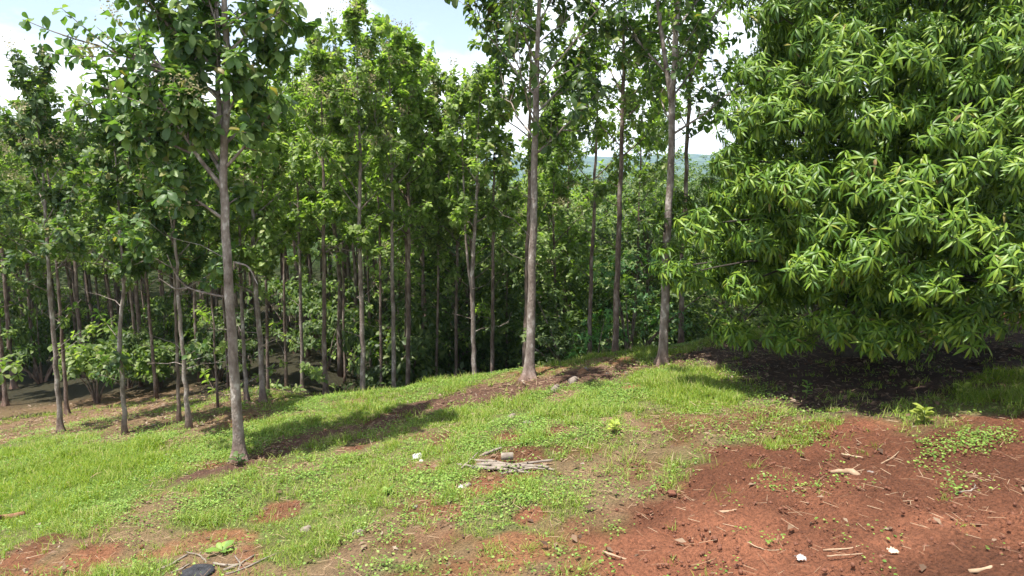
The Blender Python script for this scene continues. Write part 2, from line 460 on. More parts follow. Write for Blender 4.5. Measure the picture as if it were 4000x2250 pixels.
# ------------------------------------------------------------------ ground: one sheet out to the horizon
def ground_sheet():
    th = np.concatenate([np.linspace(R(-106), R(-47), 60)[:-1], np.linspace(R(-47), R(47), 640), np.linspace(R(47), R(106), 60)[1:]])
    r = [1.2]
    while r[-1] < 34:
        r.append(r[-1] * (1.0042 if r[-1] > 8 else 1.035))
    while r[-1] < 4200:
        r.append(r[-1] * 1.035)
    r = np.array(r)
    Rg, Th = np.meshgrid(r, th, indexing='ij')
    X, Y = (np.sin(Th) * Rg).ravel(), (np.cos(Th) * Rg - 4.0).ravel()
    z = Zones(X, Y)
    Z = ground_z(X, Y)
    near = (1 - sstep(26, 40, np.hypot(X, Y)))
    bumpy = np.maximum.reduce([z.soil, z.band * .6, z.dry * .5, z.litter * .4])
    Z = Z + near * (bumpy * ((fbm(X, Y, .34, 51, 4) - .5) * .26 + (fbm(X, Y, .12, 58, 2) - .5) * .055 + (fbm(X * .3 + Y * .05, Y - X * .06, .42, 59, 3) - .5) * .16 + (fbm(X, Y, .9, 52, 2) - .5) * .10 - .01) + (fbm(X, Y, .2, 55, 2) - .5) * .03)
    far = sstep(120, 400, np.hypot(X, Y))
    Z = Z + far * (fbm(X, Y, 160, 91, 4) - .5) * 26
    def C(*c):
        return np.array(c)[None, :]
    n1 = fbm(X, Y, .55, 61, 4)[:, None]
    n2 = fbm(X, Y, 2.2, 62, 4)[:, None]
    col = C(.132, .142, .046) * (.7 + .6 * n1)                                     # thatch and small plants between the tufts
    col = col * (1 - .5 * sstep(.45, .6, n2)) + C(.215, .165, .095) * .5 * sstep(.45, .6, n2)
    red = C(.205, .083, .046) * (.75 + .5 * n1) * (.68 + .64 * sstep(.3, .7, fbm(X * .6, Y, 1.4, 68, 4))[:, None])
    brown = C(.118, .066, .046) * (.75 + .5 * n1)
    litter_shade = C(.075, .048, .037) * (.5 + 1.0 * n1)  # litter brown, darkened further to stand in for the mango's shadow
    wood = (C(.19, .105, .066) * (1 - .6 * n2) + C(.09, .10, .035) * .6 * n2) * (.7 + .6 * n1)
    dark = C(.035, .032, .018) * (.7 + .6 * n1)  # dark litter floor, with the shade between the trunks painted into its colour
    def mix(a, b, m):
        return a * (1 - m[:, None]) + b * m[:, None]
    tan = C(.22, .14, .085) * (.7 + .6 * n1)
    col = mix(col, mix(tan, red, sstep(.40, .60, fbm(X, Y, 1.1, 66, 3))), z.dry * .9)
    col = mix(col, brown, z.band)
    col = mix(col, C(.10, .18, .02) * (.7 + .6 * n1), z.lush * .8)
    col = mix(col, red, z.soil)
    col = mix(col, wood, z.woods)
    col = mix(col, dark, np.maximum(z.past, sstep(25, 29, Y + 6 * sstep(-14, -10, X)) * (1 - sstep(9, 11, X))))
    col = mix(col, litter_shade, z.litter)
    col = mix(col, C(.05, .085, .028) * (.6 + .8 * fbm(X, Y, 60, 95, 5)[:, None]), sstep(60, 120, np.hypot(X, Y)))
    nr, nth = len(r), len(th)
    i, j = np.meshgrid(np.arange(nr - 1), np.arange(nth - 1), indexing='ij')
    a = (i * nth + j).ravel()
    T = np.stack([a, a + 1, a + nth + 1, a + nth], 1)
    m, t = mat_new('earth')
    at_ = N(t, 'ShaderNodeAttribute', attribute_name='Col')
    tcn = N(t, 'ShaderNodeTexCoord')
    n = N(t, 'ShaderNodeTexNoise')
    n.inputs['Scale'].default_value = 26
    n.inputs['Detail'].default_value = 7
    n.inputs['Roughness'].default_value = .7
    t.links.new(tcn.outputs['Object'], n.inputs['Vector'])
    rr = ramp(t, [(.30, (.38, .37, .36)), (.5, (1, 1, 1)), (.70, (1.55, 1.5, 1.42))], n.outputs['Fac'])
    mu = N(t, 'ShaderNodeMix', data_type='RGBA', blend_type='MULTIPLY')
    mu.inputs[0].default_value = 1
    t.links.new(at_.outputs['Color'], mu.inputs[6])
    t.links.new(rr.outputs['Color'], mu.inputs[7])
    n3 = N(t, 'ShaderNodeTexNoise')
    n3.inputs['Scale'].default_value = 7
    n3.inputs['Detail'].default_value = 8
    n3.inputs['Roughness'].default_value = .72
    t.links.new(tcn.outputs['Object'], n3.inputs['Vector'])
    b = N(t, 'ShaderNodeBump')
    b.inputs['Strength'].default_value = 1.0
    b.inputs['Distance'].default_value = .16
    t.links.new(n3.outputs['Fac'], b.inputs['Height'])
    p = N(t, 'ShaderNodeBsdfPrincipled')
    p.inputs['Roughness'].default_value = .95
    p.inputs['Specular IOR Level'].default_value = .15
    t.links.new(mu.outputs[2], p.inputs['Base Color'])
    t.links.new(b.outputs['Normal'], p.inputs['Normal'])
    out = N(t, 'ShaderNodeOutputMaterial')
    t.links.new(p.outputs[0], out.inputs['Surface'])
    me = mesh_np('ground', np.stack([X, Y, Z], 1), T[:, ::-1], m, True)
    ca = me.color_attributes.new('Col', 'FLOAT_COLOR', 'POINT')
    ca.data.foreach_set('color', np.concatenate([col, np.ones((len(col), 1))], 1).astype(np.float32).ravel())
    o = bpy.data.objects.new('ground', me)
    COL.objects.link(o)
    o['kind'] = 'structure'
ground_sheet()

# ------------------------------------------------------------------ leaf and blade templates (x along, y across, z normal)
def leaf_template(secs, droop=.15, fold=.1, wave=0):
    V = [(0, 0, 0)]
    T = []
    for k, (x, w) in enumerate(secs):
        z = -droop * x * x
        wv = wave * (1 if k % 2 else -1)
        V += [(x, -w, z + fold * w + wv), (x, 0, z), (x, w, z + fold * w - wv)]
    V.append((1, 0, -droop))
    T += [(0, 1, 2), (0, 2, 3)]
    for k in range(len(secs) - 1):
        a = 1 + 3 * k
        for c in (0, 1):
            T += [(a + c, a + 3 + c, a + 4 + c), (a + c, a + 4 + c, a + 1 + c)]
    a, e = 1 + 3 * (len(secs) - 1), len(V) - 1
    T += [(a, e, a + 1), (a + 1, e, a + 2)]
    return np.array(V, float), np.array(T, int)
LF_TEAK = leaf_template([(.16, .08), (.40, .20), (.64, .29), (.85, .21)], .30, .40, .03)
LF_LOW = leaf_template([(.35, .19), (.72, .26)], .28, .4)
LF_MANGO = leaf_template([(.18, .062), (.5, .108), (.8, .070)], .50, .35, .012)
LF_ROUND = leaf_template([(.35, .40), (.75, .36)], .15, .2)
LF_OVAL = leaf_template([(.4, .26)], .15, .3)
BLADE = (np.array([(0, -.5, 0), (0, .5, 0), (.55, -.38, -.05), (.55, .38, -.05), (1, 0, -.24)], float), np.array([(0, 2, 3), (0, 3, 1), (2, 4, 3)], int))

# ------------------------------------------------------------------ teak trees
def spline(pts, n):
    pts = np.asarray(pts, float)
    d = np.concatenate([[0], np.cumsum(np.linalg.norm(np.diff(pts, axis=0), axis=1))])
    t = np.linspace(0, d[-1], n)
    q = np.stack([np.interp(t, d, pts[:, i]) for i in range(3)], 1)
    k = max(1, n // (len(pts) * 2))
    for _ in range(k):                       # soften the corners
        q[1:-1] = (q[:-2] + 2 * q[1:-1] + q[2:]) / 4
    return q
def unit(v):
    return v / (np.linalg.norm(v) + 1e-9)
def leaf_cluster(rng, pos, axis, n, size, out, droop=.25):
    axis = unit(axis)
    a0 = rng.uniform(0, 6.28)
    ref = unit(np.cross(axis, np.array([.3, .2, 1.0])))
    ref2 = np.cross(axis, ref)
    for k in range(n):
        a = a0 + (k % 2) * math.pi + (k // 2) * 1.57 + rng.uniform(-.4, .4)
        rad = ref * math.cos(a) + ref2 * math.sin(a)
        d = rad + axis * rng.uniform(.05, .6) + np.array([0, 0, -rng.uniform(0, droop * 2)])
        up = axis * .5 + np.array([0, 0, 1.0]) + rng.normal(0, .35, 3)
        out.append((pos + axis * (-(k // 2) * size * .22 * rng.uniform(.6, 1.4)), d, up, size * rng.uniform(.65, 1.2)))

def put_leaves(mb, tmpl, L, wscale=1.0):
    if not L:
        return
    pos = np.array([l[0] for l in L])
    M = axes(np.array([l[1] for l in L]), np.array([l[2] for l in L]))
    s = np.array([l[3] for l in L])
    mb.inst(tmpl[0], tmpl[1], pos, M, np.stack([s, s * wscale, s], 1))

def teak_parts(seed, H, r0, path=None, c0=.42, cR=2.4, limbs=17, subs=5, leaves=7, size=.32, hero=False, shoots=0, fork=None, dead=5, deadpaths=(),
               blossom=0, lean=.02, flare=.8, top=.45, limbs_at=(), subl=(.28, .52)):
    rng = np.random.default_rng(seed)
    tr, cr, bl = MB(), MB(), MB()
    n = 30 if hero else 13
    if path is None:
        w = rng.normal(0, lean * H, (6, 2)) * np.linspace(0, 1, 6)[:, None]
        path = np.concatenate([w, np.linspace(0, H, 6)[:, None]], 1)
    q = spline(path, n)
    q[1:, :2] += rng.normal(0, .012 if hero else .02, (n - 1, 2))
    q[0, 2] -= .25
    t = np.linspace(0, 1, n)
    rad = r0 * (1 - .42 * np.minimum(t / .6, 1) - .48 * np.clip((t - .6) / .4, 0, 1)) * (1 + rng.normal(0, .03, n))
    hz = q[:, 2] - 0
    if hero:
        # finer rings at the root flare
        zz = np.concatenate([[-.25, 0, .08, .18, .32, .5, .75, 1.05], q[4:, 2]]) if q[4, 2] > 1.3 else q[:, 2]
        qx = np.stack([np.interp(zz, q[:, 2], q[:, i]) for i in range(3)], 1)
        rx = np.interp(zz, q[:, 2], rad) * (1 + flare * np.exp(-np.maximum(zz, 0) / .20))
        ph = rng.uniform(0, 6.28)
        def lobe(i, th):
            f = math.exp(-max(zz[i], 0) / .30)
            return 1 + f * .38 * (np.cos(4 * th + ph) * .6 + np.cos(7 * th + 1.3 * ph) * .35) + .035 * np.cos(3 * th + i * .35)
        tr.tube(qx, rx, 16, True, lobe)
    else:
        rad = rad * (1 + .4 * np.exp(-np.maximum(hz, 0) / .3))
        tr.tube(q, rad, 7)
    def P(tt):
        return np.array([np.interp(tt, t, q[:, i]) for i in range(3)])
    L = []
    def twig_leaves(pts, f0, cnt, nl, sz):
        for k in range(cnt):
            f = f0 + (1 - f0) * (k + rng.uniform(.2, .9)) / cnt
            i = min(int(f * (len(pts) - 1)), len(pts) - 2)
            p = pts[i] + (pts[i + 1] - pts[i]) * (f * (len(pts) - 1) - i)
            leaf_cluster(rng, p, pts[i + 1] - pts[i] + rng.normal(0, .12, 3), nl, sz, L)
    def grow(pts, rb, Ln, s, nsub):
        tr.tube(pts, np.linspace(rb, .008, len(pts)), 5 if hero else 4, False)
        twig_leaves(pts, .45, 3, leaves, size)
        m = len(pts) - 1
        for k in range(nsub):
            f = rng.uniform(.28, .97)
            j = min(int(f * m), m - 1)
            b0 = pts[j] + (pts[j + 1] - pts[j]) * (f * m - j)
            dv = unit(unit(pts[j + 1] - pts[j]) * .8 + rng.normal(0, .7, 3) + np.array([0, 0, .30]))
            ls = Ln * rng.uniform(*subl)
            sp = np.array([b0 + dv * ls * g + np.array([0, 0, .12 * ls * g * g]) for g in (0, .35, .7, 1)])
            tr.tube(sp, np.linspace(rb * .42, .005, 4), 4 if hero else 3, False)
            twig_leaves(sp, .35, 3, leaves, size)
            if rng.random() < blossom * 2.2 and s > .3:
                for c in range(60):
                    o = rng.normal(0, 1, 3) * np.array([.12, .12, .10])
                    bl.inst(LF_LOW[0], LF_LOW[1], [sp[-1] + np.array([0, 0, .10]) + o], axes(rng.normal(0, 1, (1, 3)), rng.normal(0, 1, (1, 3))), np.array([rng.uniform(.035, .075)]))
    for lp, w0, ns in limbs_at:
        sp = spline(lp, 8)
        grow(sp, w0, float(np.linalg.norm(sp[-1] - sp[0])) * .8, .6, ns)
    az = rng.uniform(0, 6.28)
    for i in range(limbs):
        s = (i + rng.uniform(.1, .9)) / limbs
        tt = c0 + (.985 - c0) * s
        az += 2.4 + rng.uniform(-.4, .4)
        prof = (.6 + 1.5 * s * math.exp(-2.2 * s)) * (1 - top * s ** 2.2)
        Ln = cR * prof * rng.uniform(.7, 1.25)
        el = R(30 + 32 * s) + rng.uniform(-.15, .2)
        h = np.array([math.cos(az), math.sin(az), 0])
        p0 = P(tt)
        pts = [p0]
        for k in range(1, 6):
            f = k / 5
            pts.append(p0 + h * Ln * f * math.cos(el) + np.array([0, 0, Ln * (math.sin(el) * f + .10 * f * f)]) + rng.normal(0, .045 * Ln * .5, 3) * f)
        grow(np.array(pts), np.interp(tt, t, rad) * rng.uniform(.32, .5), Ln, s, subs)
    twig_leaves(q[-4:], .1, 4, leaves, size)
    for i in range(shoots):                  # leafy shoots low on the stem
        tt = rng.uniform(.06, c0)
        p0 = P(tt)
        a = rng.uniform(0, 6.28)
        ln = rng.uniform(.4, 1.3)
        sp = np.array([p0 + np.array([math.cos(a), math.sin(a), .55]) * ln * g for g in (0, .5, 1)])
        tr.tube(sp, [.012, .008, .005], 3, False)
        twig_leaves(sp, .25, 3, leaves, size * .95)
    for i in range(dead):                    # bare grey twigs
        tt = rng.uniform(c0 * .45, c0 * 1.25)
        p0 = P(tt)
        a = rng.uniform(0, 6.28)
        ln = rng.uniform(.5, 1.5)
        pts = [p0]
        dz = rng.uniform(.1, .9)
        for g in (.25, .5, .75, 1):
            pts.append(p0 + np.array([math.cos(a + .3 * g), math.sin(a + .3 * g), dz * (1 - .3 * g)]) * ln * g + rng.normal(0, .03, 3))
        tr.tube(pts, np.linspace(.012, .003, 5), 4, False)
        if hero:
            e = pts[3]
            tr.tube([e, e + np.array([math.cos(a + 1), math.sin(a + 1), .4]) * .3, e + np.array([math.cos(a + 1.3), math.sin(a + 1.3), .7]) * .55], [.007, .005, .003], 4, False)
    for dp, w0 in deadpaths:
        sp = spline(dp, 9)
        tr.tube(sp, np.linspace(w0, w0 * .3, 9), 5, False)
    if fork is not None:
        f0, f1, off = fork
        pts = [P(f0)]
        for g in np.linspace(.15, 1, 6):
            pts.append(P(f0 + (f1 - f0) * g) + np.asarray(off) * (1 - (1 - g) ** 2))
        tr.tube(pts, np.linspace(np.interp(f0, t, rad) * .75, .02, 7), 7, False)
        twig_leaves(np.array(pts), .35, 10, leaves, size)
    put_leaves(cr, LF_TEAK if hero else LF_LOW, L)
    return tr, cr, bl

def teak_thing(base, parts, label, bark, leafm, group=None, rz=0):
    o = empty('teak_tree', base, rz)
    parts[0].build('trunk', bark, o, True)
    parts[1].build('crown', leafm, o)
    if parts[2].n:
        parts[2].build('blossom', M_BLOSSOM, o)
    tag(o, label, 'tree', group)
    return o

GT = 'teak trees of the plantation'
# each entry: pixels down the trunk (lowest first), trunk width in pixels, depth (None: stands where its foot is seen), crown settings, label
SKY_U = [-300, 0, 90, 150, 200, 330, 600, 690, 760, 830, 870, 930, 1040, 1090, 1130, 1200, 1300, 1500, 1700]
SKY_V = [200, 205, 200, 225, 265, 265, 275, 215, 130, 100, 30, 75, 115, 200, 240, 200, 170, 250, 300]
def top_limit(x, y, slack=0):
    """how high a tree at x, y reaches"""
    d = y * CP + 0
    u = 1288 + FPX * x / d
    v = float(np.interp(u, SKY_U, SKY_V)) + slack
    return CAMZ + (402 - v) / FPX * y * 1.02
ROW = [
    dict(px=[(602, 1158), (597, 1050), (586, 900), (572, 680), (563, 430), (572, 200), (566, 30)], w=28.5, Y=None, H=12.4, c0=.60, cR=2.5, limbs=14, hero=True, seed=11, flare=1.0, subs=5, leaves=6, size=.25, subl=(.25, .6), blossom=.05,
         limbpx=[([(558, 470), (492, 388), (430, 285), (365, 205)], -.7, .05, 12), ([(558, 436), (522, 372), (470, 290), (430, 190)], .9, .045, 11), ([(558, 548), (508, 512), (455, 478), (415, 430)], -.5, .035, 8),
                 ([(570, 418), (622, 362), (680, 290)], -.5, .035, 9), ([(566, 362), (622, 312), (672, 220)], .9, .035, 9), ([(558, 330), (545, 210), (552, 70), (540, -60)], .2, .06, 12),
                 ([(556, 300), (460, 250), (340, 240), (235, 215)], -.2, .045, 14), ([(552, 240), (450, 180), (330, 150), (240, 110)], .5, .045, 14), ([(556, 190), (480, 110), (400, 50), (330, -40)], -.8, .04, 12),
                 ([(560, 260), (500, 200), (450, 110)], -.4, .03, 10), ([(566, 300), (600, 230), (610, 150)], -.7, .03, 8), ([(552, 170), (520, 90), (500, 0)], .6, .03, 9), ([(548, 400), (500, 330), (470, 230)], -.9, .03, 10), ([(566, 210), (640, 160), (710, 130)], .3, .035, 10), ([(566, 140), (640, 70), (720, 20)], -.6, .035, 10), ([(480, 385), (400, 350), (320, 345)], -.6, .03, 9), ([(470, 470), (430, 480), (390, 400)], .2, .025, 7),
                 ([(566, 520), (600, 495), (640, 480)], .5, .02, 4)],
         dead=3, deadpx=[[(568, 748), (520, 738), (465, 725), (440, 690), (420, 640)], [(590, 660), (625, 668), (648, 715)], [(470, 725), (440, 728), (400, 700)]], c='bark',
         label='thick grey teak trunk standing alone in front of the forest, flared at its foot'),
    dict(px=[(1330, 952), (1337, 800), (1342, 560), (1345, 380), (1351, 150), (1356, 0)], w=25, Y=None, H=13.0, c0=.46, cR=3.9, limbs=21, hero=True, seed=12, flare=1.25, subs=7, leaves=8, size=.26, subl=(.32, .62), blossom=.02, dead=9, c='bark',
         label='pale straight teak on the crest whose foot splits into spreading root toes'),
    dict(px=[(1662, 918), (1670, 820), (1676, 640), (1684, 480), (1692, 250), (1704, 0)], w=25, Y=None, H=14.0, c0=.42, cR=3.4, limbs=24, hero=True, seed=13, subs=6, leaves=7, size=.25, subl=(.35, .7), dead=12, fork=(.48, .95, (-.75, .1, 0)), c='bark',
         label='forked teak on the crest just left of the mango tree'),
    dict(px=[(1320, 930), (1325, 700), (1331, 500), (1333, 340)], w=14, Y=21.5, H=13.5, c0=.5, cR=2.3, limbs=15, seed=14, hero=True, c='brown', label='thin brown teak half hidden just behind the pale straight trunk'),
    dict(px=[(1548, 888), (1553, 700), (1560, 480), (1566, 250)], w=17, Y=20.5, H=13, c0=.45, cR=2.7, limbs=21, subs=4, subl=(.35, .7), seed=15, hero=True, c='brown', label='brown teak on the crest in front of the lime green shrub'),
    dict(px=[(1482, 895), (1487, 700), (1493, 560)], w=13, Y=22.5, H=11, c0=.5, cR=2.1, limbs=15, subs=4, seed=16, hero=True, c='brown', label='brown teak at the crest edge right of the dark green bush'),
    dict(px=[(1712, 865), (1717, 700), (1730, 350), (1738, 150)], w=15, Y=21.5, H=13, c0=.5, cR=2.2, limbs=18, subs=5, subl=(.35, .7), seed=17, hero=True, c='brown', label='dark teak stem between the forked teak and the mango leaves'),
    dict(px=[(1193, 955), (1190, 820), (1186, 720), (1193, 600), (1200, 470)], w=15, Y=22, H=12, c0=.5, cR=2.2, limbs=14, seed=18, hero=True, fork=(.36, .9, (-.5, .1, 0)), c='bark', label='teak with a narrow two pronged fork behind the crest'),
    dict(px=[(1238, 948), (1240, 700), (1243, 480)], w=12, Y=23, H=12, c0=.5, cR=2.2, limbs=14, seed=19, hero=True, c='brown', label='dark straight teak between the two pronged one and the pale straight trunk'),
    dict(px=[(1145, 965), (1149, 750), (1152, 560)], w=11, Y=24.5, H=12.5, c0=.5, cR=2.2, limbs=14, seed=20, c='brown', label='slim teak immediately left of the two pronged one'),
    dict(px=[(1062, 980), (1064, 750), (1064, 520)], w=10, Y=26, H=12.5, c0=.52, cR=2.2, limbs=14, seed=21, c='brown', label='darkest slim teak of the row, right of the doubled stems'),
    dict(px=[(1026, 992), (1027, 750), (1029, 540)], w=13, Y=23, H=12.5, c0=.5, cR=2.2, limbs=14, seed=22, hero=True, c='brown', label='brown teak with a second stem almost touching it'),
    dict(px=[(1021, 992), (1020, 780), (1022, 580)], w=9, Y=25, H=11, c0=.55, cR=1.6, limbs=10, seed=23, c='brown', label='second stem almost touching a thicker brown teak'),
    dict(px=[(992, 1002), (988, 750), (986, 480)], w=13, Y=22, H=13, c0=.48, cR=2.4, limbs=15, seed=24, hero=True, blossom=.10, c='bark', label='grey straight teak left of the doubled stems'),
    dict(px=[(914, 1020), (910, 800), (904, 600), (906, 380), (898, 200)], w=15, Y=20.8, H=14, c0=.42, cR=2.5, limbs=18, seed=25, hero=True, blossom=.16, deadpx=[[(905, 530), (870, 490), (838, 430), (815, 380), (770, 310)]], c='bark', label='tall knobbly teak with a long pale limb reaching up left'),
    dict(px=[(868, 1025), (864, 820), (862, 650)], w=8, Y=27, H=11, c0=.5, cR=1.9, limbs=12, seed=26, shoots=6, c='brown', label='very thin teak pole between two knobbly trunks'),
    dict(px=[(819, 1033), (816, 800), (814, 480)], w=14, Y=21.2, H=13, c0=.46, cR=2.3, limbs=15, seed=27, hero=True, blossom=.12, c='brown', label='straight brown teak with snags all along, left of the knobbly one'),
    dict(px=[(763, 1035), (757, 800), (752, 600)], w=11, Y=24, H=12, c0=.48, cR=2.2, limbs=14, seed=28, shoots=8, c='bark', label='slim teak with pale leafy shoots beside its lower stem'),
    dict(px=[(676, 1050), (672, 850), (669, 650)], w=10, Y=21.5, H=12, c0=.5, cR=2.0, limbs=13, seed=29, shoots=5, c='brown', label='thin dark teak right behind the leaning stem'),
    dict(px=[(664, 1052), (655, 880), (645, 740), (637, 600), (634, 480)], w=17, Y=19.6, H=13, c0=.44, cR=2.4, limbs=16, seed=30, hero=True, blossom=.06, c='bark', label='pale leaning teak just right of the thick lone trunk'),
    dict(px=[(622, 1064), (612, 850), (603, 600)], w=12, Y=19.8, H=11.5, c0=.5, cR=2.0, limbs=13, seed=31, hero=True, c='bark', label='slender pale teak squeezed between the thick trunk and the leaning one'),
    dict(px=[(475, 1078), (466, 950), (452, 790), (442, 650), (437, 560)], w=13, Y=None, H=11.5, c0=.44, cR=2.3, limbs=15, seed=32, hero=True, c='bark', label='grey teak bowed to the left beside a brown twin'),
    dict(px=[(451, 1066), (446, 900), (440, 700)], w=10, Y=None, H=12, c0=.45, cR=2.2, limbs=14, seed=33, hero=True, c='brown', label='brown twin just left of the bowed grey teak'),
    dict(px=[(314, 1092), (308, 960), (300, 860), (303, 790), (311, 740), (308, 650)], w=13, Y=None, H=10.5, c0=.46, cR=2.3, limbs=15, seed=34, hero=True, shoots=5, c='bark', label='crooked teak with a kinked pale stem and leafy shoots'),
    dict(px=[(153, 1086), (142, 930), (128, 760), (115, 580), (112, 500)], w=14, Y=None, H=12, c0=.42, cR=2.6, limbs=17, seed=35, hero=True, blossom=.12, dead=4, c='bark', label='grey leaning teak at the wood edge with a thinner companion'),
    dict(px=[(170, 1042), (158, 880), (146, 700)], w=10, Y=None, H=12, c0=.45, cR=2.2, limbs=14, seed=36, hero=True, blossom=.1, c='brown', label='thinner companion of the grey leaning teak at the wood edge'),
    dict(px=[(36, 978), (22, 850), (12, 700)], w=13, Y=None, H=13, c0=.45, cR=2.5, limbs=15, seed=37, hero=True, blossom=.2, c='brown', label='dark leaning teak deeper in the wood at its left end'),
    dict(px=[(14, 1022), (4, 900), (-6, 760)], w=11, Y=None, H=12, c0=.45, cR=2.4, limbs=15, seed=38, hero=True, blossom=.2, c='brown', label='grey teak cut off by the left side of the view'),
    dict(px=[(548, 1030), (545, 960), (541, 880)], w=7, Y=None, H=6.0, c0=.5, cR=1.5, limbs=10, subs=3, seed=39, shoots=4, c='brown', label='young pole teak in the gap left of the thick lone trunk'),
    dict(px=[(1275, 935), (1276, 850), (1275, 780)], w=8, Y=27, H=9, c0=.3, cR=1.8, limbs=14, seed=40, shoots=9, c='brown', label='leafy thin teak deep in shade left of the pale straight trunk'),
    dict(px=[(936, 1005), (932, 880), (929, 760)], w=8, Y=27, H=11, c0=.45, cR=1.9, limbs=13, seed=41, shoots=5, c='brown', label='thin dark teak right behind the knobbly one'),
    dict(px=[(1422, 925), (1424, 800), (1428, 600)], w=8, Y=29, H=14.8, c0=.5, cR=2.5, limbs=25, seed=43, c='brown', label='slender teak rising out of the dark green bush beyond the crest'),
    dict(px=[(1598, 880), (1601, 700), (1606, 560)], w=8, Y=28, H=14.8, c0=.5, cR=2.5, limbs=25, seed=44, c='brown', label='slender teak standing in the lime green shrub'),
    dict(px=[(1640, 880), (1644, 700), (1650, 520)], w=7, Y=33, H=14.0, c0=.5, cR=2.4, limbs=25, seed=45, c='brown', label='faint slender teak seen just left of the forked stem'),
    dict(px=[(1375, 935), (1378, 780), (1380, 620)], w=8, Y=31, H=14.0, c0=.48, cR=2.3, limbs=25, seed=46, c='brown', label='slender teak in shade just right of the pale straight trunk'),
    dict(px=[(1100, 970), (1102, 800), (1103, 620)], w=9, Y=24.5, H=12.0, c0=.5, cR=1.9, limbs=14, seed=47, c='brown', label='slim teak between the darkest stem and the two pronged one'),
    dict(px=[(960, 1010), (957, 800), (955, 620)], w=9, Y=24, H=12.0, c0=.5, cR=1.9, limbs=14, seed=48, c='brown', label='slim teak between the knobbly trunk and the grey straight one'),
    dict(px=[(722, 1040), (718, 850), (714, 650)], w=9, Y=24, H=12.0, c0=.5, cR=1.9, limbs=14, seed=49, c='brown', label='slim dark teak right of the leaning stem and its dark neighbour'),
    dict(px=[(575, 1060), (570, 900), (560, 700)], w=8, Y=25, H=11.0, c0=.5, cR=1.8, limbs=13, seed=50, c='brown', label='slim dark teak peeping out left of the thick lone trunk'),
]
for d in ROW:
    px = d['px']
    if d['Y'] is None:
        foot = hit(*px[0])
        Y = foot[1]
    else:
        Y = d['Y']
        a, b = at(*px[0], Y), at(*px[1], Y)
        dirv = (b - a) / (b[2] - a[2])
        foot = a
        for _ in range(12):
            gz = float(ground_z(foot[0], foot[1]))
            foot = a + dirv * (gz - a[2])
    pts = [foot] + [at(u, v, Y) for u, v in px[1:]]
    if d['Y'] is not None:
        pts = [foot, at(*px[0], Y)] + pts[1:]
    pts = np.array(pts) - foot
    pts[:, 1] += 0
    H = d['H'] if d['px'][0][0] > 1300 or d['seed'] < 14 else d['H'] + 1.5
    if px[0][0] < 1300:
        if d['seed'] > 11:
            H = min(H, top_limit(pts[-1][0] + foot[0], Y) - foot[2] - .35)
    last = unit(pts[-1] - pts[-2])
    last = unit(last * .5 + np.array([0, 0, .5]))
    if pts[-1][2] < H:
        k = (H - pts[-1][2]) / max(last[2], .5)
        pts = np.concatenate([pts, [pts[-1] + last * k * .5, pts[-1] + last * k]])
    r0 = d['w'] * .5 / FPX * (Y / ray(*px[0])[1]) * .92
    dps = [([at(u, v, Y - .15 * i) - foot for i, (u, v) in enumerate(dp)], .022) for dp in d.get('deadpx', [])]
    parts = teak_parts(d['seed'], H, r0, pts, d['c0'], d['cR'] * (.84 if d['seed'] > 13 and d['px'][0][0] < 1300 else 1), d['limbs'], d.get('subs', 6), d.get('leaves', 8), d.get('size', .21), d.get('hero', False),
                       d.get('shoots', 1), d.get('fork'), min(d.get('dead', 4), 5), dps, d.get('blossom', 0), flare=d.get('flare', .8), limbs_at=[([at(u, v, Y + oy * k / (len(lp) - 1)) - foot for k, (u, v) in enumerate(lp)], w0, ns) for lp, oy, w0, ns in d.get('limbpx', [])],
                       subl=d.get('subl', (.28, .52)))
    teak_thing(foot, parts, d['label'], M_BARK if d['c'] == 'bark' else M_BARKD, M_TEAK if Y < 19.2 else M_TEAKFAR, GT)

# plantation rows behind: a few built trees, then copies
protos = []
for k in range(5):
    parts = teak_parts(100 + k, 12.0, .085 + .01 * k, None, [.40, .46, .36, .50, .44][k], 2.4, 20, 7, 7, .225, False, [3, 1, 5, 1, 2][k], None, 3, (), [.15, .25, .05, .2, .1][k])
    protos.append(parts)
proto_objs = []
rng = np.random.default_rng(5)
spots = []
for gy in list(np.arange(24.5, 31, 3.3)) + list(np.arange(33.5, 62, 2.65)):
    for gx in np.arange(-56, 9, 3.05 if gy < 31 else 2.5):
        x, y = gx + rng.uniform(-.7, .7), gy + rng.uniform(-.7, .7)
        if abs(x) / y > .84 and x < 0:
            continue
        lim = 2.5 if y < 34 else 1.0 - (y - 34) * .08
        if x > lim:
            continue
        if y < 30 and rng.random() < .3:
            continue
        if y > 50 and rng.random() < .3:
            continue
        spots.append((x, y))
spots = sorted(spots, key=lambda p: p[1])[:282]
for i, (x, y) in enumerate(spots):
    k = int(rng.integers(0, 5))
    z = float(ground_z(x, y))
    rz, sc = rng.uniform(0, 6.28), rng.uniform(.85, 1.12)
    sc = min(sc, (top_limit(x, y, abs(rng.normal(0, 22))) - z - .3) / 12.6)
    lab = 'slim teak crowded in the shadowy rows deep inside the plantation'
    first = [p for p in proto_objs if p[0] == k]
    if not first:
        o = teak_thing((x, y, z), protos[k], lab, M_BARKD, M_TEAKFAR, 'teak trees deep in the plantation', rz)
        proto_objs.append((k, o))
    else:
        o = copy_tree(first[0][1])
        o.location = (x, y, z)
        o.rotation_euler.z = rz
    o.scale = (max(sc, .7), max(sc, .7), sc * rng.uniform(.92, 1.03))

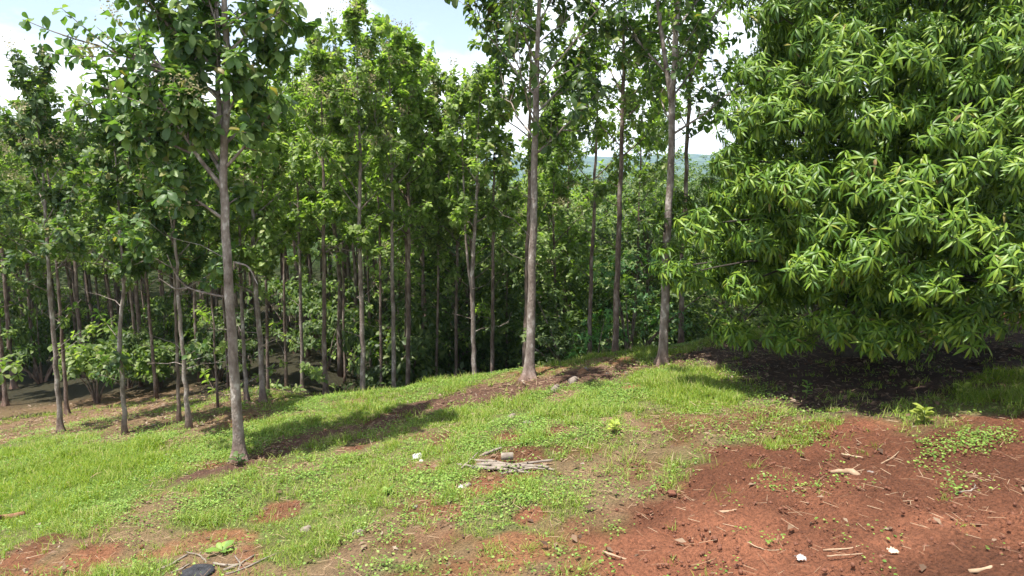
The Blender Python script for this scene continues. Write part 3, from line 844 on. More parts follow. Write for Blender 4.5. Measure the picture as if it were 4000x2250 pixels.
# ------------------------------------------------------------------ mango tree
def mango():
    rng = np.random.default_rng(77)
    bx, by = 8.2, 15.6
    bz = float(ground_z(bx, by))
    C0 = np.array([bx, by, bz])
    o = empty('mango_tree', C0)
    tag(o, 'broad dark mango tree with glossy drooping leaves sweeping down to the red soil', 'tree')
    tr, cr = MB(), MB()
    tr.tube(spline([(0, 0, -.3), (0, 0, .3), (.1, 0, 1.2), (-.1, .1, 3), (0, 0, 6), (.2, 0, 8.5)], 20), np.linspace(.38, .08, 20), 12, True)
    cen = np.array([0, 0, 4.6])
    A, Bv = 5.0, 5.6
    def env(h):
        """radius of the crown at height h above the foot"""
        h = np.asarray(h, float)
        return np.interp(h, [1.2, 1.9, 2.6, 3.6, 4.6, 5.6, 6.6, 7.6, 8.6, 9.6, 10.2], [3.8, 4.7, 5.1, 5.2, 4.7, 4.3, 4.0, 3.7, 3.0, 1.8, .3])
    clumps = []
    SEEN = [(1860, 845), (1990, 860), (2095, 850), (2195, 858), (2300, 868), (2405, 850), (2500, 835), (1930, 40), (2040, 50), (1960, 120), (2130, 110), (1905, 190), (2010, 200), (2130, 235), (2060, 130), (1890, 300), (1985, 290), (2090, 320), (2200, 300), (2250, 240), (1830, 390),
            (1930, 380), (1790, 450), (1900, 470), (2020, 470), (2120, 420), (1720, 540), (1800, 570), (1690, 610), (1680, 560), (1700, 680), (1760, 660), (1860, 600), (1950, 600), (2060, 560), (2130, 560), (2210, 620),
            (1840, 700), (1930, 700), (2030, 660), (2120, 690), (2180, 740), (1800, 770), (1880, 800), (1970, 780), (2080, 780), (2000, 840), (2100, 840), (2200, 830), (2280, 790), (2330, 860),
            (1850, 850), (2400, 800), (2330, 700), (2260, 690), (2290, 560), (2380, 480), (2460, 460), (2540, 430), (2350, 600), (2440, 570), (2530, 560), (2560, 640), (2450, 650), (2420, 320),
            (2330, 270), (2300, 190), (2390, 240), (2480, 280), (2560, 200), (2500, 120), (2430, 90), (2350, 60), (2530, 340), (2260, 130), (2200, 60), (2540, 740), (2560, 40), (2220, 870), (2100, 880), (2420, 880), (2490, 850), (2560, 860), (2480, 740), (2640, 800), (2640, 700), (1960, 880), (2040, 890), (2280, 890), (2360, 905), (2440, 380), (2370, 380), (2500, 410), (2320, 430), (2190, 400), (2260, 470), (2180, 500), (2420, 200), (2330, 340), (2560, 300), (2640, 300), (2640, 450), (2640, 580)]
    kept = []
    for u, v in SEEN:
        if v > 780:
            v -= 22
        if all(math.hypot(u - a, v - b) > 93 for a, b in kept):
            kept.append((u, v))
    for u, v in kept:
        d = ray(u, v)
        t_ = np.linspace(8, 22, 500)
        P = np.array([0, 0, CAMZ])[None] + d[None] * t_[:, None] - C0
        dd = np.hypot(P[:, 0], P[:, 1]) - env(P[:, 2])
        p = P[int(np.argmax(dd < 0))] if (dd < 0).any() else P[int(np.argmin(dd))]
        clumps.append((p * np.array([1, 1, 0]) * rng.uniform(.84, 1.02) + np.array([0, 0, p[2]]) + rng.normal(0, .08, 3), 36, rng.uniform(.46, .68)))
    for h in np.arange(2.2, 10.0, .75):                       # the rest of the crown, out of the picture and behind
        r = float(env(h))
        for a in np.arange(0, 6.28, .95 / max(r, .6)):
            p = np.array([math.cos(a) * r * .92, math.sin(a) * r * .92, h]) + rng.normal(0, .2, 3)
            w = p + C0
            if w[1] < by - .6 and w[0] / w[1] < .82 and h < 7.0:
                continue
            dpt = w[1] * CP - (w[2] - CAMZ) * SP
            pu, pv = 1288 + FPX * w[0] / dpt, 724.5 - FPX * (w[1] * SP + (w[2] - CAMZ) * CP) / dpt
            if pv > 0 and pu < np.interp(pv, [0, 180, 300, 400, 480, 560, 640, 760], [1990, 1960, 1890, 1830, 1730, 1660, 1670, 1760]):
                continue
            clumps.append((p, 14, rng.uniform(.5, .7)))
    for k in range(1750):                                      # inner sprays under the outer lobes
        h = rng.uniform(1.45, 9.2)
        a = rng.uniform(2.6, 6.28 + .6) if k % 4 else rng.uniform(0, 6.28)
        r = float(env(h)) * rng.uniform(.42, .70)
        clumps.append((np.array([math.cos(a) * r, math.sin(a) * r, h]), 6, .42))
    pos, dirs, ups, siz = [], [], [], []
    for ci, (c, n, R0) in enumerate(clumps):
        outw = unit(np.array([c[0], c[1], 0]) + 1e-3)
        if n > 20 or (n > 10 and rng.random() < .35):
            root = np.array([c[0] * .06, c[1] * .06, max(1.2, c[2] * .62 + .5)])
            mid = root * .45 + c * .55 + np.array([0, 0, .5]) + rng.normal(0, .15, 3)
            pts = spline([root, mid, c], 7)
            tr.tube(pts, np.linspace(.045, .012, 7), 5, False)
        for k in range(n):
            v = rng.normal(0, 1, 3)
            v = unit(v * np.array([1, 1, .8]) + outw * .75 + np.array([0, 0, .6]))
            if v[2] < -.10:
                v[2] *= -.6
            p = c + v * R0 * rng.uniform(.55, 1.15) * np.array([1.0, 1.0, .85]) - np.array([0, 0, .25 * rng.random()])
            if n > 10 and rng.random() < .55:
                tr.tube([c - np.array([0, 0, .15]), (c + p) / 2, p], [.010, .008, .006], 3, False)
            ax = unit(v * .7 + outw * .35 + np.array([0, 0, .30]) + rng.normal(0, .2, 3))
            ref = unit(np.cross(ax, np.array([.2, .1, 1.0])))
            ref2 = np.cross(ax, ref)
            m = int(rng.integers(7, 17))
            a0 = rng.uniform(0, 6.28)
            sz = rng.uniform(.155, .265)
            for q in range(m):
                a = a0 + q * 2.4
                rad = ref * math.cos(a) + ref2 * math.sin(a)
                lift = rng.uniform(-.1, .75) * (1 - q / m * .9)
                d = rad + ax * lift + np.array([0, 0, -rng.uniform(.05, .75)])
                pos.append(p - ax * q * .006)
                dirs.append(d)
                ups.append(ax + np.array([0, 0, .7]) + rng.normal(0, .2, 3))
                siz.append(sz * rng.uniform(.75, 1.15))
    cr.inst(LF_MANGO[0], LF_MANGO[1], np.array(pos), axes(np.array(dirs), np.array(ups)), np.array(siz))
    tr.build('trunk', M_MBARK, o, True)
    cr.build('crown', M_MANGO, o, True)
    print('mango leaves', len(pos))
mango()

# ------------------------------------------------------------------ bushes, saplings, valley trees
def bush_parts(seed, rx, rz_, n, size, tmpl, stems=5, z0=.15, spread=1.0):
    rng = np.random.default_rng(seed)
    tr, cr = MB(), MB()
    L = []
    lob = [np.array([rng.normal(0, .45) * rx, rng.normal(0, .45) * rx, rng.uniform(.25, .85) * rz_]) for _ in range(9)]
    for k in range(stems):
        e = lob[k % 9]
        tr.tube(spline([(0, 0, -.2), (e[0] * .3, e[1] * .3, e[2] * .5), e], 6), np.linspace(.035 * rx, .008, 6), 5, False)
    for k in range(n):
        c = lob[int(rng.integers(0, 9))]
        v = unit(rng.normal(0, 1, 3))
        if v[2] < -.2:
            v[2] *= -.6
        p = c + v * np.array([rx, rx, rz_ * .42]) * .5 * rng.uniform(.5, 1.1) * spread
        p[2] = max(p[2], z0)
        leaf_cluster(rng, p, v + np.array([0, 0, .4]), 5, size, L)
    put_leaves(cr, tmpl, L)
    return tr, cr
def plant_thing(name, parts, base, label, cat, mat, group=None, rz=0, leaf='foliage', stem='stem'):
    o = empty(name, base, rz)
    parts[0].build(stem, M_BARKD, o, True)
    parts[1].build(leaf, mat, o)
    return tag(o, label, cat, group)

def put(u, v, dY=0):
    p = hit(u, v)
    if dY:
        y = p[1] + dY
        x = p[0] * y / p[1]
        return (x, y, float(ground_z(x, y)))
    return tuple(p)
def at_ground(u, Y):
    x = (u - 1288.0) / FPX * Y * 1.03
    return (x, Y, float(ground_z(x, Y)))

plant_thing('teak_sapling', bush_parts(1, 1.9, 3.0, 150, .30, LF_TEAK), put(245, 1015), 'broad bush of big teak leaves at the foot of the crooked stem', 'shrub', M_TEAKFAR)
plant_thing('teak_sapling', bush_parts(2, 1.2, 1.9, 70, .30, LF_TEAK), put(400, 985), 'bright leafy teak sapling between the crooked stem and the brown twin', 'shrub', M_TEAKFAR)
plant_thing('teak_sapling', bush_parts(3, 1.0, 1.9, 50, .30, LF_TEAK), put(355, 950), 'low teak sapling on the sunlit bank behind the crooked stem', 'shrub', M_TEAKFAR)
plant_thing('lime_shrub', bush_parts(4, 2.3, 4.6, 420, .13, LF_OVAL, 7), at_ground(1585, 23.5), 'feathery lime green shrub behind the crest with bare pale stems', 'shrub', M_LIME)
plant_thing('bush', bush_parts(5, 2.3, 3.6, 300, .20, LF_OVAL, 6), at_ground(1425, 23.0), 'dark green leafy bush between the pale straight trunk and the slim brown teak', 'shrub', M_BUSH)
plant_thing('bush', bush_parts(6, 1.2, 2.4, 120, .17, LF_OVAL, 6), at_ground(1500, 22.6), 'bluish green low bush around the foot of the slim brown teak', 'shrub', M_LIME)
rng = np.random.default_rng(9)
vp = [plant_thing('undergrowth_bush', bush_parts(20 + k, 1.5, 2.6, 130, .24, LF_LOW, 5), (0, 0, 0), 'leafy bush in the dim undergrowth between the plantation trunks', 'shrub', M_BUSH, 'bushes in the plantation undergrowth') for k in range(3)]
nu = 0
for k in range(58):
    y = rng.uniform(25.5, 40) if k < 28 else rng.uniform(22.2, 29)
    x = rng.uniform(-.78 * y if k < 28 else -8.5, 3.0 if y < 30 else 5)
    if x < -6 and y < 27 and rng.random() < .9:
        continue
    if k >= 32 and k < 50:
        y = rng.uniform(25, 31)
        x = rng.uniform(8.0, 24)
    if 40 <= k < 50:
        y = rng.uniform(20.5, 24)
        x = rng.uniform(9.5, 17)
    if k >= 50:
        y = rng.uniform(33, 42)
        x = -rng.uniform(.46, .82) * y
    o = vp[nu] if nu < 3 else copy_tree(vp[int(rng.integers(0, 3))])
    nu += 1
    o.location = (x, y, float(ground_z(x, y)))
    o.rotation_euler.z = rng.uniform(0, 6.28)
    s = rng.uniform(.6, 1.3)
    o.scale = (s, s, s * rng.uniform(.9, 1.6))

def tree_blob(seed, H, cr_r, n, size):
    rng = np.random.default_rng(seed)
    tr, cr = MB(), MB()
    tr.tube(spline([(0, 0, -.3), (.1, 0, H * .3), (0, .1, H * .6), (0, 0, H * .92)], 9), np.linspace(.16, .03, 9), 7, False)
    L = []
    lob = []
    for k in range(16):
        a = k * 2.4
        h = H * (.22 + .74 * (k + .5) / 16)
        r = cr_r * (.85 if h < H * .6 else .85 * (1 - (h / H - .6) * 1.7)) * rng.uniform(.6, 1.1)
        c = np.array([math.cos(a) * r, math.sin(a) * r, h])
        lob.append(c)
        tr.tube(spline([(0, 0, max(h - cr_r * .5, .3)), c * np.array([.5, .5, 1]) - np.array([0, 0, .2]), c], 5), np.linspace(.05, .012, 5), 4, False)
    for k in range(n):
        c = lob[int(rng.integers(0, 16))]
        v = unit(rng.normal(0, 1, 3) + np.array([0, 0, .35]))
        p = c + v * cr_r * .55 * rng.uniform(.5, 1.05) * np.array([1, 1, .75])
        leaf_cluster(rng, p, v + np.array([0, 0, .5]), 5, size, L)
    put_leaves(cr, LF_OVAL, L)
    return tr, cr
VL = ['bushy green tree in the valley seen between the crest trunks', 'pale olive tree in the valley seen between the crest trunks']
vproto = [plant_thing('valley_tree', tree_blob(50 + k, 9, 3.0, 900, .27), (0, 0, 0), VL[k // 3], 'tree', [M_BUSH, M_BUSH, M_BUSH, M_TEAKFAR][k], 'trees in the valley beyond the crest', leaf='crown', stem='trunk') for k in range(4)]
used = 0
for y0 in (27, 31, 36, 42, 49, 57, 66, 77):
    for x in np.arange(.02 * y0 - 3, .40 * y0 + 6, 3.4 + y0 * .02):
        yy, xx = y0 + rng.uniform(-1.5, 1.5), x + rng.uniform(-1, 1)
        k = int(rng.integers(0, 4))
        if used < 4:
            o = vproto[used]
        else:
            o = copy_tree(vproto[k])
        used += 1
        o.location = (xx, yy, float(ground_z(xx, yy)))
        o.rotation_euler.z = rng.uniform(0, 6.28)
        top = CAMZ - yy * .080 + rng.uniform(-1.2, 1.0) if yy < 45 else CAMZ - yy * .025 + rng.uniform(-1, 1.5)
        s = max(.45, min(1.5, (top - o.location.z) / 9.0))
        o.scale = (s * 1.05, s * 1.05, s)

def far_forest():
    rng = np.random.default_rng(31)
    mb = MB()
    n = 150000
    r = np.exp(rng.uniform(math.log(66), math.log(700), n))
    a = rng.uniform(R(-46), R(36), n)
    x, y = np.sin(a) * r, np.cos(a) * r
    keep = ~((x > 1) & (y < 80))
    x, y, r = x[keep], y[keep], r[keep]
    cell = 5.0 + r * .006
    bump = np.zeros(len(x))
    for sd in (1, 2):                                   # round crowns as bumps of a cell pattern
        cx, cy = np.floor(x / 6 + sd * .5), np.floor(y / 6 + sd * .37)
        jx, jy = hash2(cx, cy, sd), hash2(cx, cy, sd + 9)
        dx, dy = x / 6 + sd * .5 - cx - .3 - .4 * jx, y / 6 + sd * .37 - cy - .3 - .4 * jy
        bump = np.maximum(bump, np.sqrt(np.maximum(0, .36 - dx * dx - dy * dy)) * (6 + 3 * hash2(cx, cy, sd + 5)))
    z = ground_base(x, y) + sstep(120, 400, r) * (fbm(x, y, 160, 91, 4) - .5) * 26 + 6 + bump - rng.exponential(.8, len(x))
    s = .34 + r * .0034
    d = rng.normal(0, 1, (len(x), 3)) * np.array([1, 1, .5])
    up = rng.normal(0, .5, (len(x), 3)) + np.array([0, 0, 1])
    mb.inst(LF_LOW[0], LF_LOW[1], np.stack([x, y, z], 1), axes(d, up), np.stack([s, s * 1.6, s], 1))
    o = mb.build('forest', M_TEAKFAR)
    tag(o, 'distant mixed forest covering the valley and the hillside behind', 'forest', None, 'stuff')
far_forest()

def hills():
    th = np.linspace(R(-60), R(60), 260)
    r = np.linspace(1100, 4000, 46)
    Rg, Th = np.meshgrid(r, th, indexing='ij')
    X, Y = (np.sin(Th) * Rg).ravel(), (np.cos(Th) * Rg).ravel()
    Z = -90 + 105 * sstep(1000, 3600, np.hypot(X, Y)) * (.45 + .9 * fbm(X, Y, 900, 71, 5)) + (fbm(X, Y, 120, 75, 3) - .5) * 14
    nth = len(th)
    i, j = np.meshgrid(np.arange(len(r) - 1), np.arange(nth - 1), indexing='ij')
    a = (i * nth + j).ravel()
    T = np.stack([a, a + nth, a + nth + 1, a + 1], 1)
    m = rough_mat('hill_forest', [(.38, (.008, .022, .008)), (.6, (.085, .12, .045))], scale=.022, bump=1, bscale=.05, bdist=8)
    o = bpy.data.objects.new('hills', mesh_np('hills', np.stack([X, Y, Z], 1), T[:, ::-1], m, True))
    COL.objects.link(o)
    o['kind'] = 'structure'
hills()

# ------------------------------------------------------------------ grass, herbs, straw, dead leaves: scattered over the near ground
def scatter(n, seed, ymin=3.6, ymax=24, xpad=1.6):
    rng = np.random.default_rng(seed)
    y = np.sqrt(rng.uniform(ymin ** 2, ymax ** 2, n))
    x = rng.uniform(-1, 1, n) * (.80 * y + xpad)
    return rng, x, y
def fine_z(x, y, z):
    return ground_z(x, y)
def grass():
    rng, x, y = scatter(92000, 1)
    z = Zones(x, y)
    dens = .58 * (1 - z.dry * .9) * (.22 + 1.1 * sstep(.3, .62, fbm(x, y, 1.0, 33, 3)))
    dens = np.maximum(dens, z.crest * .6)
    dens *= (1 - z.soil * .975) * (1 - z.band * .9) * (1 - z.litter * .93) * (1 - z.woods * .85) * (1 - z.past * .9)
    dens = np.maximum(dens * (1 - z.lush), z.tall * .95)
    dens = np.where(z.lush > .5, .38, dens)
    k = rng.random(len(x)) < dens
    def tufts(x, y, tall, rng, hmin, hmax, nb, wid, spread, mat, name, label):
        idx = np.repeat(np.arange(len(x)), nb)
        n = len(idx)
        px = x[idx] + rng.normal(0, spread, n)
        py = y[idx] + rng.normal(0, spread, n)
        h = (hmin + (hmax - hmin) * rng.random(n) ** 1.5) * tall[idx]
        a = rng.uniform(0, 6.28, n)
        ti = np.abs(rng.normal(0, .45, n)) + .12
        d = np.stack([np.cos(a) * np.sin(ti), np.sin(a) * np.sin(ti), np.cos(ti)], 1)
        up = np.stack([np.cos(a), np.sin(a), np.full(n, .2)], 1)
        pos = np.stack([px, py, ground_z(px, py) - .01], 1)
        mb = MB()
        w = wid * rng.uniform(.7, 1.4, n) * np.clip(py / 11, .8, 1.5)
        mb.inst(BLADE[0] * np.array([1, 1, -1]), BLADE[1], pos, axes(d, up), np.stack([h, w, h * 1.6], 1))
        o = mb.build(name, mat)
        tag(o, label, 'grass', None, 'stuff')
        print(name, n)
    xs, ys = x[k], y[k]
    tall = (.55 + .9 * sstep(.4, .75, fbm(xs, ys, .8, 35, 2))) * (1 + .3 * z.tall[k] + .15 * z.crest[k])
    tufts(xs, ys, tall, rng, .05, .19, 13, .009, .045, M_GRASS, 'grass', 'fresh green grass in loose tufts over the slope')
    rng, x, y = scatter(60000, 2, 9.0, 22)
    zl = poly_mask(x, y, P_LUSH, .4, 5, .5)
    zl = np.maximum(zl, poly_mask(x, y, P_TALL2, .3, 8, .3))
    zl = np.maximum(zl, .8 * poly_mask(x, y, P_TALL1, .3, 7, .3))
    k = rng.random(len(x)) < zl * .8 * (.12 + 1.0 * sstep(.35, .6, fbm(x, y, .8, 37, 3)))
    xs, ys = x[k], y[k]
    tufts(xs, ys, .8 + .7 * fbm(xs, ys, .9, 36, 2), rng, .07, .20, 9, .008, .06, M_GLUSH, 'lush_grass', 'dense soft bright green grass in the hollow and by the mango')
grass()

def herbs():
    rng, x, y = scatter(60000, 3, 3.6, 21)
    z = Zones(x, y)
    f = .15 + .85 * sstep(.42, .66, fbm(x, y, 1.3, 43, 4))
    dens = f * .8 * (1 - z.soil * .97) * (1 - z.band * .9) * (1 - z.litter * .95) * (1 - z.woods * .6) * (1 - z.dry * .8) * (1 - z.lush * .6)
    dens = np.maximum(dens, z.patch * 1.0)
    dens = np.maximum(dens, z.soil * .35 * sstep(.63, .71, fbm(x, y, .7, 44, 3)))
    k = rng.random(len(x)) < dens
    x, y = x[k], y[k]
    nb = 7
    idx = np.repeat(np.arange(len(x)), nb)
    n = len(idx)
    px, py = x[idx] + rng.normal(0, .09, n), y[idx] + rng.normal(0, .09, n)
    hh = rng.uniform(.015, .10, n)
    a = rng.uniform(0, 6.28, n)
    d = np.stack([np.cos(a), np.sin(a), rng.uniform(-.25, .4, n)], 1)
    up = rng.normal(0, .28, (n, 3)) + np.array([0, 0, 1])
    mb = MB()
    mb.inst(LF_ROUND[0], LF_ROUND[1], np.stack([px, py, ground_z(px, py) + hh], 1), axes(d, up), rng.uniform(.018, .045, n))
    o = mb.build('ground_herbs', M_HERB)
    tag(o, 'low round leaved weeds creeping among the grass', 'weeds', None, 'stuff')
    print('herbs', n)
herbs()

def litter():
    rng, x, y = scatter(34000, 4, 3.6, 23)
    z = Zones(x, y)
    dens = .16 + .5 * z.dry + .17 * z.soil + .35 * z.band + .1 * z.woods + .35 * sstep(.55, .66, fbm(x, y, 1.1, 47, 3)) * (1 - z.soil) - .3 * z.lush
    k = rng.random(len(x)) < dens * .6
    x, y = x[k], y[k]
    n = len(x)
    a = rng.uniform(0, 6.28, n)
    d = np.stack([np.cos(a), np.sin(a), rng.uniform(-.05, .22, n)], 1)
    mb = MB()
    st = (np.array([(0, -.5, 0), (0, .5, 0), (.5, -.5, .12), (.5, .5, .12), (1, -.3, 0), (1, .3, 0), (0, 0, .5), (.5, 0, .62), (1, 0, .4)], float),
          np.array([(0, 2, 7), (0, 7, 6), (6, 7, 3), (6, 3, 1), (2, 4, 8), (2, 8, 7), (7, 8, 5), (7, 5, 3)], int))
    ln = rng.uniform(.05, .26, n) * (1 - .3 * rng.random(n))
    w = rng.uniform(.003, .007, n) * np.clip(y / 8, .8, 1.6)
    mb.inst(st[0], st[1], np.stack([x, y, ground_z(x, y) + rng.uniform(.004, .05, n)], 1), axes(d, np.tile([0, 0, 1.0], (n, 1))), np.stack([ln, w, w], 1))
    tag(mb.build('straw_litter', M_STRAW), 'dry straw and splinters strewn over soil and grass', 'litter', None, 'stuff')
    rng, x, y = scatter(40000, 6, 3.6, 27)
    z = Zones(x, y)
    dens = .03 + .8 * z.litter + .35 * z.band + .45 * z.wood + .12 * z.dry
    k = rng.random(len(x)) < dens * .6
    x, y = x[k], y[k]
    n = len(x)
    d = rng.normal(0, 1, (n, 3)) * np.array([1, 1, .15])
    up = rng.normal(0, .3, (n, 3)) + np.array([0, 0, 1])
    mb = MB()
    mb.inst(LF_OVAL[0], LF_OVAL[1], np.stack([x, y, ground_z(x, y) + rng.uniform(.01, .05, n)], 1), axes(d, up), rng.uniform(.05, .16, n))
    tag(mb.build('fallen_leaves', M_DEADLEAF), 'brown fallen leaves under the trees', 'leaves', None, 'stuff')
    rng, x, y = scatter(130000, 8, 3.4, 20)
    z = Zones(x, y)
    k = rng.random(len(x)) < np.maximum(z.soil * .8, .25 * z.band + .15 * z.dry) * (.1 + .9 * sstep(.4, .7, fbm(x, y, .7, 48, 3)))
    x, y = x[k], y[k]
    n = len(x)
    ph = (1 + 5 ** .5) / 2
    V = np.array([(-1, ph, 0), (1, ph, 0), (-1, -ph, 0), (1, -ph, 0), (0, -1, ph), (0, 1, ph), (0, -1, -ph), (0, 1, -ph), (ph, 0, -1), (ph, 0, 1), (-ph, 0, -1), (-ph, 0, 1)]) / 1.9
    V = V * (1 + rng.normal(0, .12, (12, 1)))
    T = np.array([(0, 11, 5), (0, 5, 1), (0, 1, 7), (0, 7, 10), (0, 10, 11), (1, 5, 9), (5, 11, 4), (11, 10, 2), (10, 7, 6), (7, 1, 8), (3, 9, 4), (3, 4, 2), (3, 2, 6), (3, 6, 8), (3, 8, 9), (4, 9, 5), (2, 4, 11), (6, 2, 10), (8, 6, 7), (9, 8, 1)])
    mb = MB()
    s = .005 + .026 * rng.random(n) ** 6
    mb.inst(V, T, np.stack([x, y, ground_z(x, y) + s * .2], 1), axes(rng.normal(0, 1, (n, 3)), rng.normal(0, 1, (n, 3))), np.stack([s * rng.uniform(.8, 1.4, n), s, s * .8], 1))
    tag(mb.build('soil_clods', M_CLOD), 'crumbly clods of red earth', 'soil', None, 'stuff')
litter()

# ------------------------------------------------------------------ single things lying on the ground
def stick_mesh(p0, p1, r, seed, bend=.08, lift=.0, knots=True):
    rng = np.random.default_rng(seed)
    a, b = np.array(p0, float), np.array(p1, float)
    pts = []
    side = unit(np.cross(b - a, [0, 0, 1.0]))
    for f in np.linspace(0, 1, 9):
        p = a + (b - a) * f + side * bend * math.sin(f * 3.1) * np.linalg.norm(b - a) + rng.normal(0, .006, 3)
        p[2] = max(p[2], float(ground_z(p[0], p[1])) + r * .5) + lift * f
        pts.append(p)
    mb = MB()
    mb.tube(np.array(pts) - a, r * np.linspace(1, .55, 9) * (1 + rng.normal(0, .12, 9)), 7)
    if knots:
        q = pts[5] - a
        mb.tube([q, q + side * r * 2.5 + np.array([0, 0, r * 2])], [r * .5, r * .25], 5)
    return mb, a
def stick(u0, v0, u1, v1, r, label, seed, mat=None, bend=.08, name='stick', group=None, lift=0):
    mb, a = stick_mesh(hit(u0, v0), hit(u1, v1), r, seed, bend, lift)
    return tag(mb.build(name, mat or M_PALE, None, True, a), label, 'stick', group)
stick(2117, 1146, 2172, 1152, .018, 'short straight pale stick lying alone on the red soil near the yellow green seedling', 1)
stick(2130, 1198, 2262, 1140, .012, 'long thin stick leading from the broken wood chunk towards the weed patch', 2, bend=.05)
stick(1800, 1296, 1872, 1282, .020, 'pale split stick on the red soil near the edge of the grass', 3)
stick(2436, 1449, 2506, 1412, .022, 'bent pale root in the corner of the red soil', 4, bend=.18)
stick(1880, 1368, 1960, 1390, .009, 'thin curved twig lying left of the crumpled white scrap', 5, bend=.15)
stick(2070, 1392, 2205, 1372, .010, 'long thin straw coloured twig between the two pale scraps', 6, bend=.04)
stick(2080, 1402, 2170, 1394, .009, 'short twig parallel to the long straw coloured one', 7, bend=.04)
stick(1520, 1392, 1600, 1418, .017, 'brown root end poking out where grass meets red soil', 8, bend=.1)
stick(2410, 1245, 2450, 1220, .012, 'forked grey twig beside the far weed patch', 9, bend=.2, mat=M_WOOD)
stick(1740, 1425, 1800, 1408, .011, 'short reddish root on the soil near the grass edge', 10, mat=M_RED)
stick(1700, 1180, 1760, 1160, .010, 'thin dry twig at the upper edge of the red soil', 12)

def chunk(u, v, size, label, seed, mat, name, cat, squash=.5, loc_up=.0, yaw=0, stretch=1.0, flat=False):
    """an irregular lump: a rounded block pushed about by noise"""
    rng = np.random.default_rng(seed)
    nu, nv = 12, 8
    V = []
    for j in range(nv + 1):
        ph = -math.pi / 2 + math.pi * j / nv
        for i in range(nu):
            th = 2 * math.pi * i / nu
            p = np.array([math.cos(th) * math.cos(ph), math.sin(th) * math.cos(ph), math.sin(ph)])
            p = np.sign(p) * np.abs(p) ** .7
            V.append(p)
    V = np.array(V)
    V *= (1 + (vnoise(V[:, 0] * 1.3 + seed, V[:, 1] * 1.3 + V[:, 2], .5, seed) - .5)[:, None] * .7)
    V *= np.array([stretch, 1, squash])
    T = []
    for j in range(nv):
        for i in range(nu):
            a, b = j * nu + i, j * nu + (i + 1) % nu
            T += [(a, b, b + nu), (a, b + nu, a + nu)]
    p = hit(u, v)
    mb = MB()
    size *= .6
    mb.add(V * size, T)
    o = mb.build(name, mat, None, not flat, (p[0], p[1], p[2] + size * squash * .5 + loc_up))
    o.rotation_euler.z = yaw
    return tag(o, label, cat)
def woodchunk():
    p = hit(2120, 1195)
    mb = MB()
    mb.tube([(-.16, .02, .03), (-.06, 0, .05), (.05, -.02, .05)], [.02, .035, .03], 7)
    mb.tube([(.04, .03, .05), (.10, -.04, .06), (.15, -.13, .04)], [.03, .05, .04], 6)
    o = mb.build('wood_chunk', M_PALE, None, False, p)
    tag(o, 'broken pale wood chunk with a dark torn end on the red soil', 'wood')
woodchunk()

def crumple(u, v, size, label, seed, mat, name='plastic_scrap'):
    rng = np.random.default_rng(seed)
    n = 9
    size *= .7
    V, T = [], []
    for j in range(n):
        for i in range(n):
            a, b = (i / (n - 1) - .5), (j / (n - 1) - .5)
            k = 1 - .35 * rng.random() * (abs(a) + abs(b))
            V.append((a * 2 * size * k + rng.normal(0, .07) * size, b * 2 * size * k + rng.normal(0, .07) * size,
                      size * (.55 * (1 - 2.2 * (a * a + b * b)) + rng.normal(0, .17))))
    for j in range(n - 1):
        for i in range(n - 1):
            q = j * n + i
            T += [(q, q + 1, q + n + 1), (q, q + n + 1, q + n)]
    V = np.array(V)
    V[:, 2] = np.maximum(V[:, 2], .004)
    p = hit(u, v)
    mb = MB()
    mb.add(V, T)
    return tag(mb.build(name, mat, None, False, p), label, 'litter')
crumple(2014, 1410, .075, 'crumpled white plastic scrap on the red soil', 1, M_PLASTIC)
crumple(2246, 1387, .07, 'cream coloured crumpled paper scrap on the red soil', 2, M_CREAM, 'paper_scrap')
crumple(1050, 1152, .14, 'white plastic bag crumpled in the grass left of the heaped sticks', 3, M_PLASTIC, 'plastic_bag')
crumple(1060, 1162, .06, 'small white plastic piece beside the crumpled bag', 4, M_PLASTIC)
crumple(1160, 1228, .07, 'greyish white flake lying below the heaped sticks', 5, M_PLASTIC)

def cut_log():
    p = hit(1276, 1162)
    o = empty('cut_log', p)
    tag(o, 'short sawn log section on top of the heaped sticks', 'log')
    mb = MB()
    mb.tube([(-.10, 0, .085), (-.095, 0, .085), (0, .008, .085), (.095, .016, .085), (.10, .016, .085)], [.058, .063, .065, .063, .058], 14)
    mb.build('bark', M_WOOD, o, True)
    m2 = MB()
    for s in (-1, 1):
        m2.tube([(s * .099, .008 + .008 * s, .085), (s * .105, .008 + .008 * s, .085)], [.055, .053], 14)
    m2.build('cut_face', M_PALE, o, False)
cut_log()
HG = 'weathered sticks heaped around the sawn log section'
for i, (u0, v0, u1, v1, r) in enumerate([(1180, 1160, 1300, 1175, .03), (1200, 1172, 1380, 1182, .035), (1225, 1185, 1390, 1170, .03), (1190, 1178, 1330, 1192, .03), (1245, 1165, 1372, 1190, .026), (1210, 1150, 1262, 1136, .03),
                                         (1150, 1170, 1230, 1185, .022), (1260, 1195, 1350, 1183, .02), (1160, 1182, 1200, 1150, .018), (1300, 1178, 1395, 1186, .03), (1240, 1178, 1340, 1178, .034), (1225, 1160, 1300, 1190, .022)]):
    stick(u0, v0, u1, v1, r, 'weathered grey stick in the heap around the sawn log section', 30 + i, M_WOOD, [.02, -.03, .01, -.05][i % 4], 'stick', HG, .03 * (i % 3))
def rotten_log():
    a, b = hit(-70, 1325), hit(64, 1298)
    mb, a0 = stick_mesh(a, b, .085, 60, .03)
    tag(mb.build('rotten_log', M_RED, None, True, a0), 'rotten reddish brown log lying in the grass at the hollow', 'log')
rotten_log()
CG = 'half burnt branches around the ash heap'
chunk(498, 1446, .26, 'black ash heap of an old fire in the grass', 71, M_CHAR, 'ash_heap', 'ash', .28, stretch=1.3)
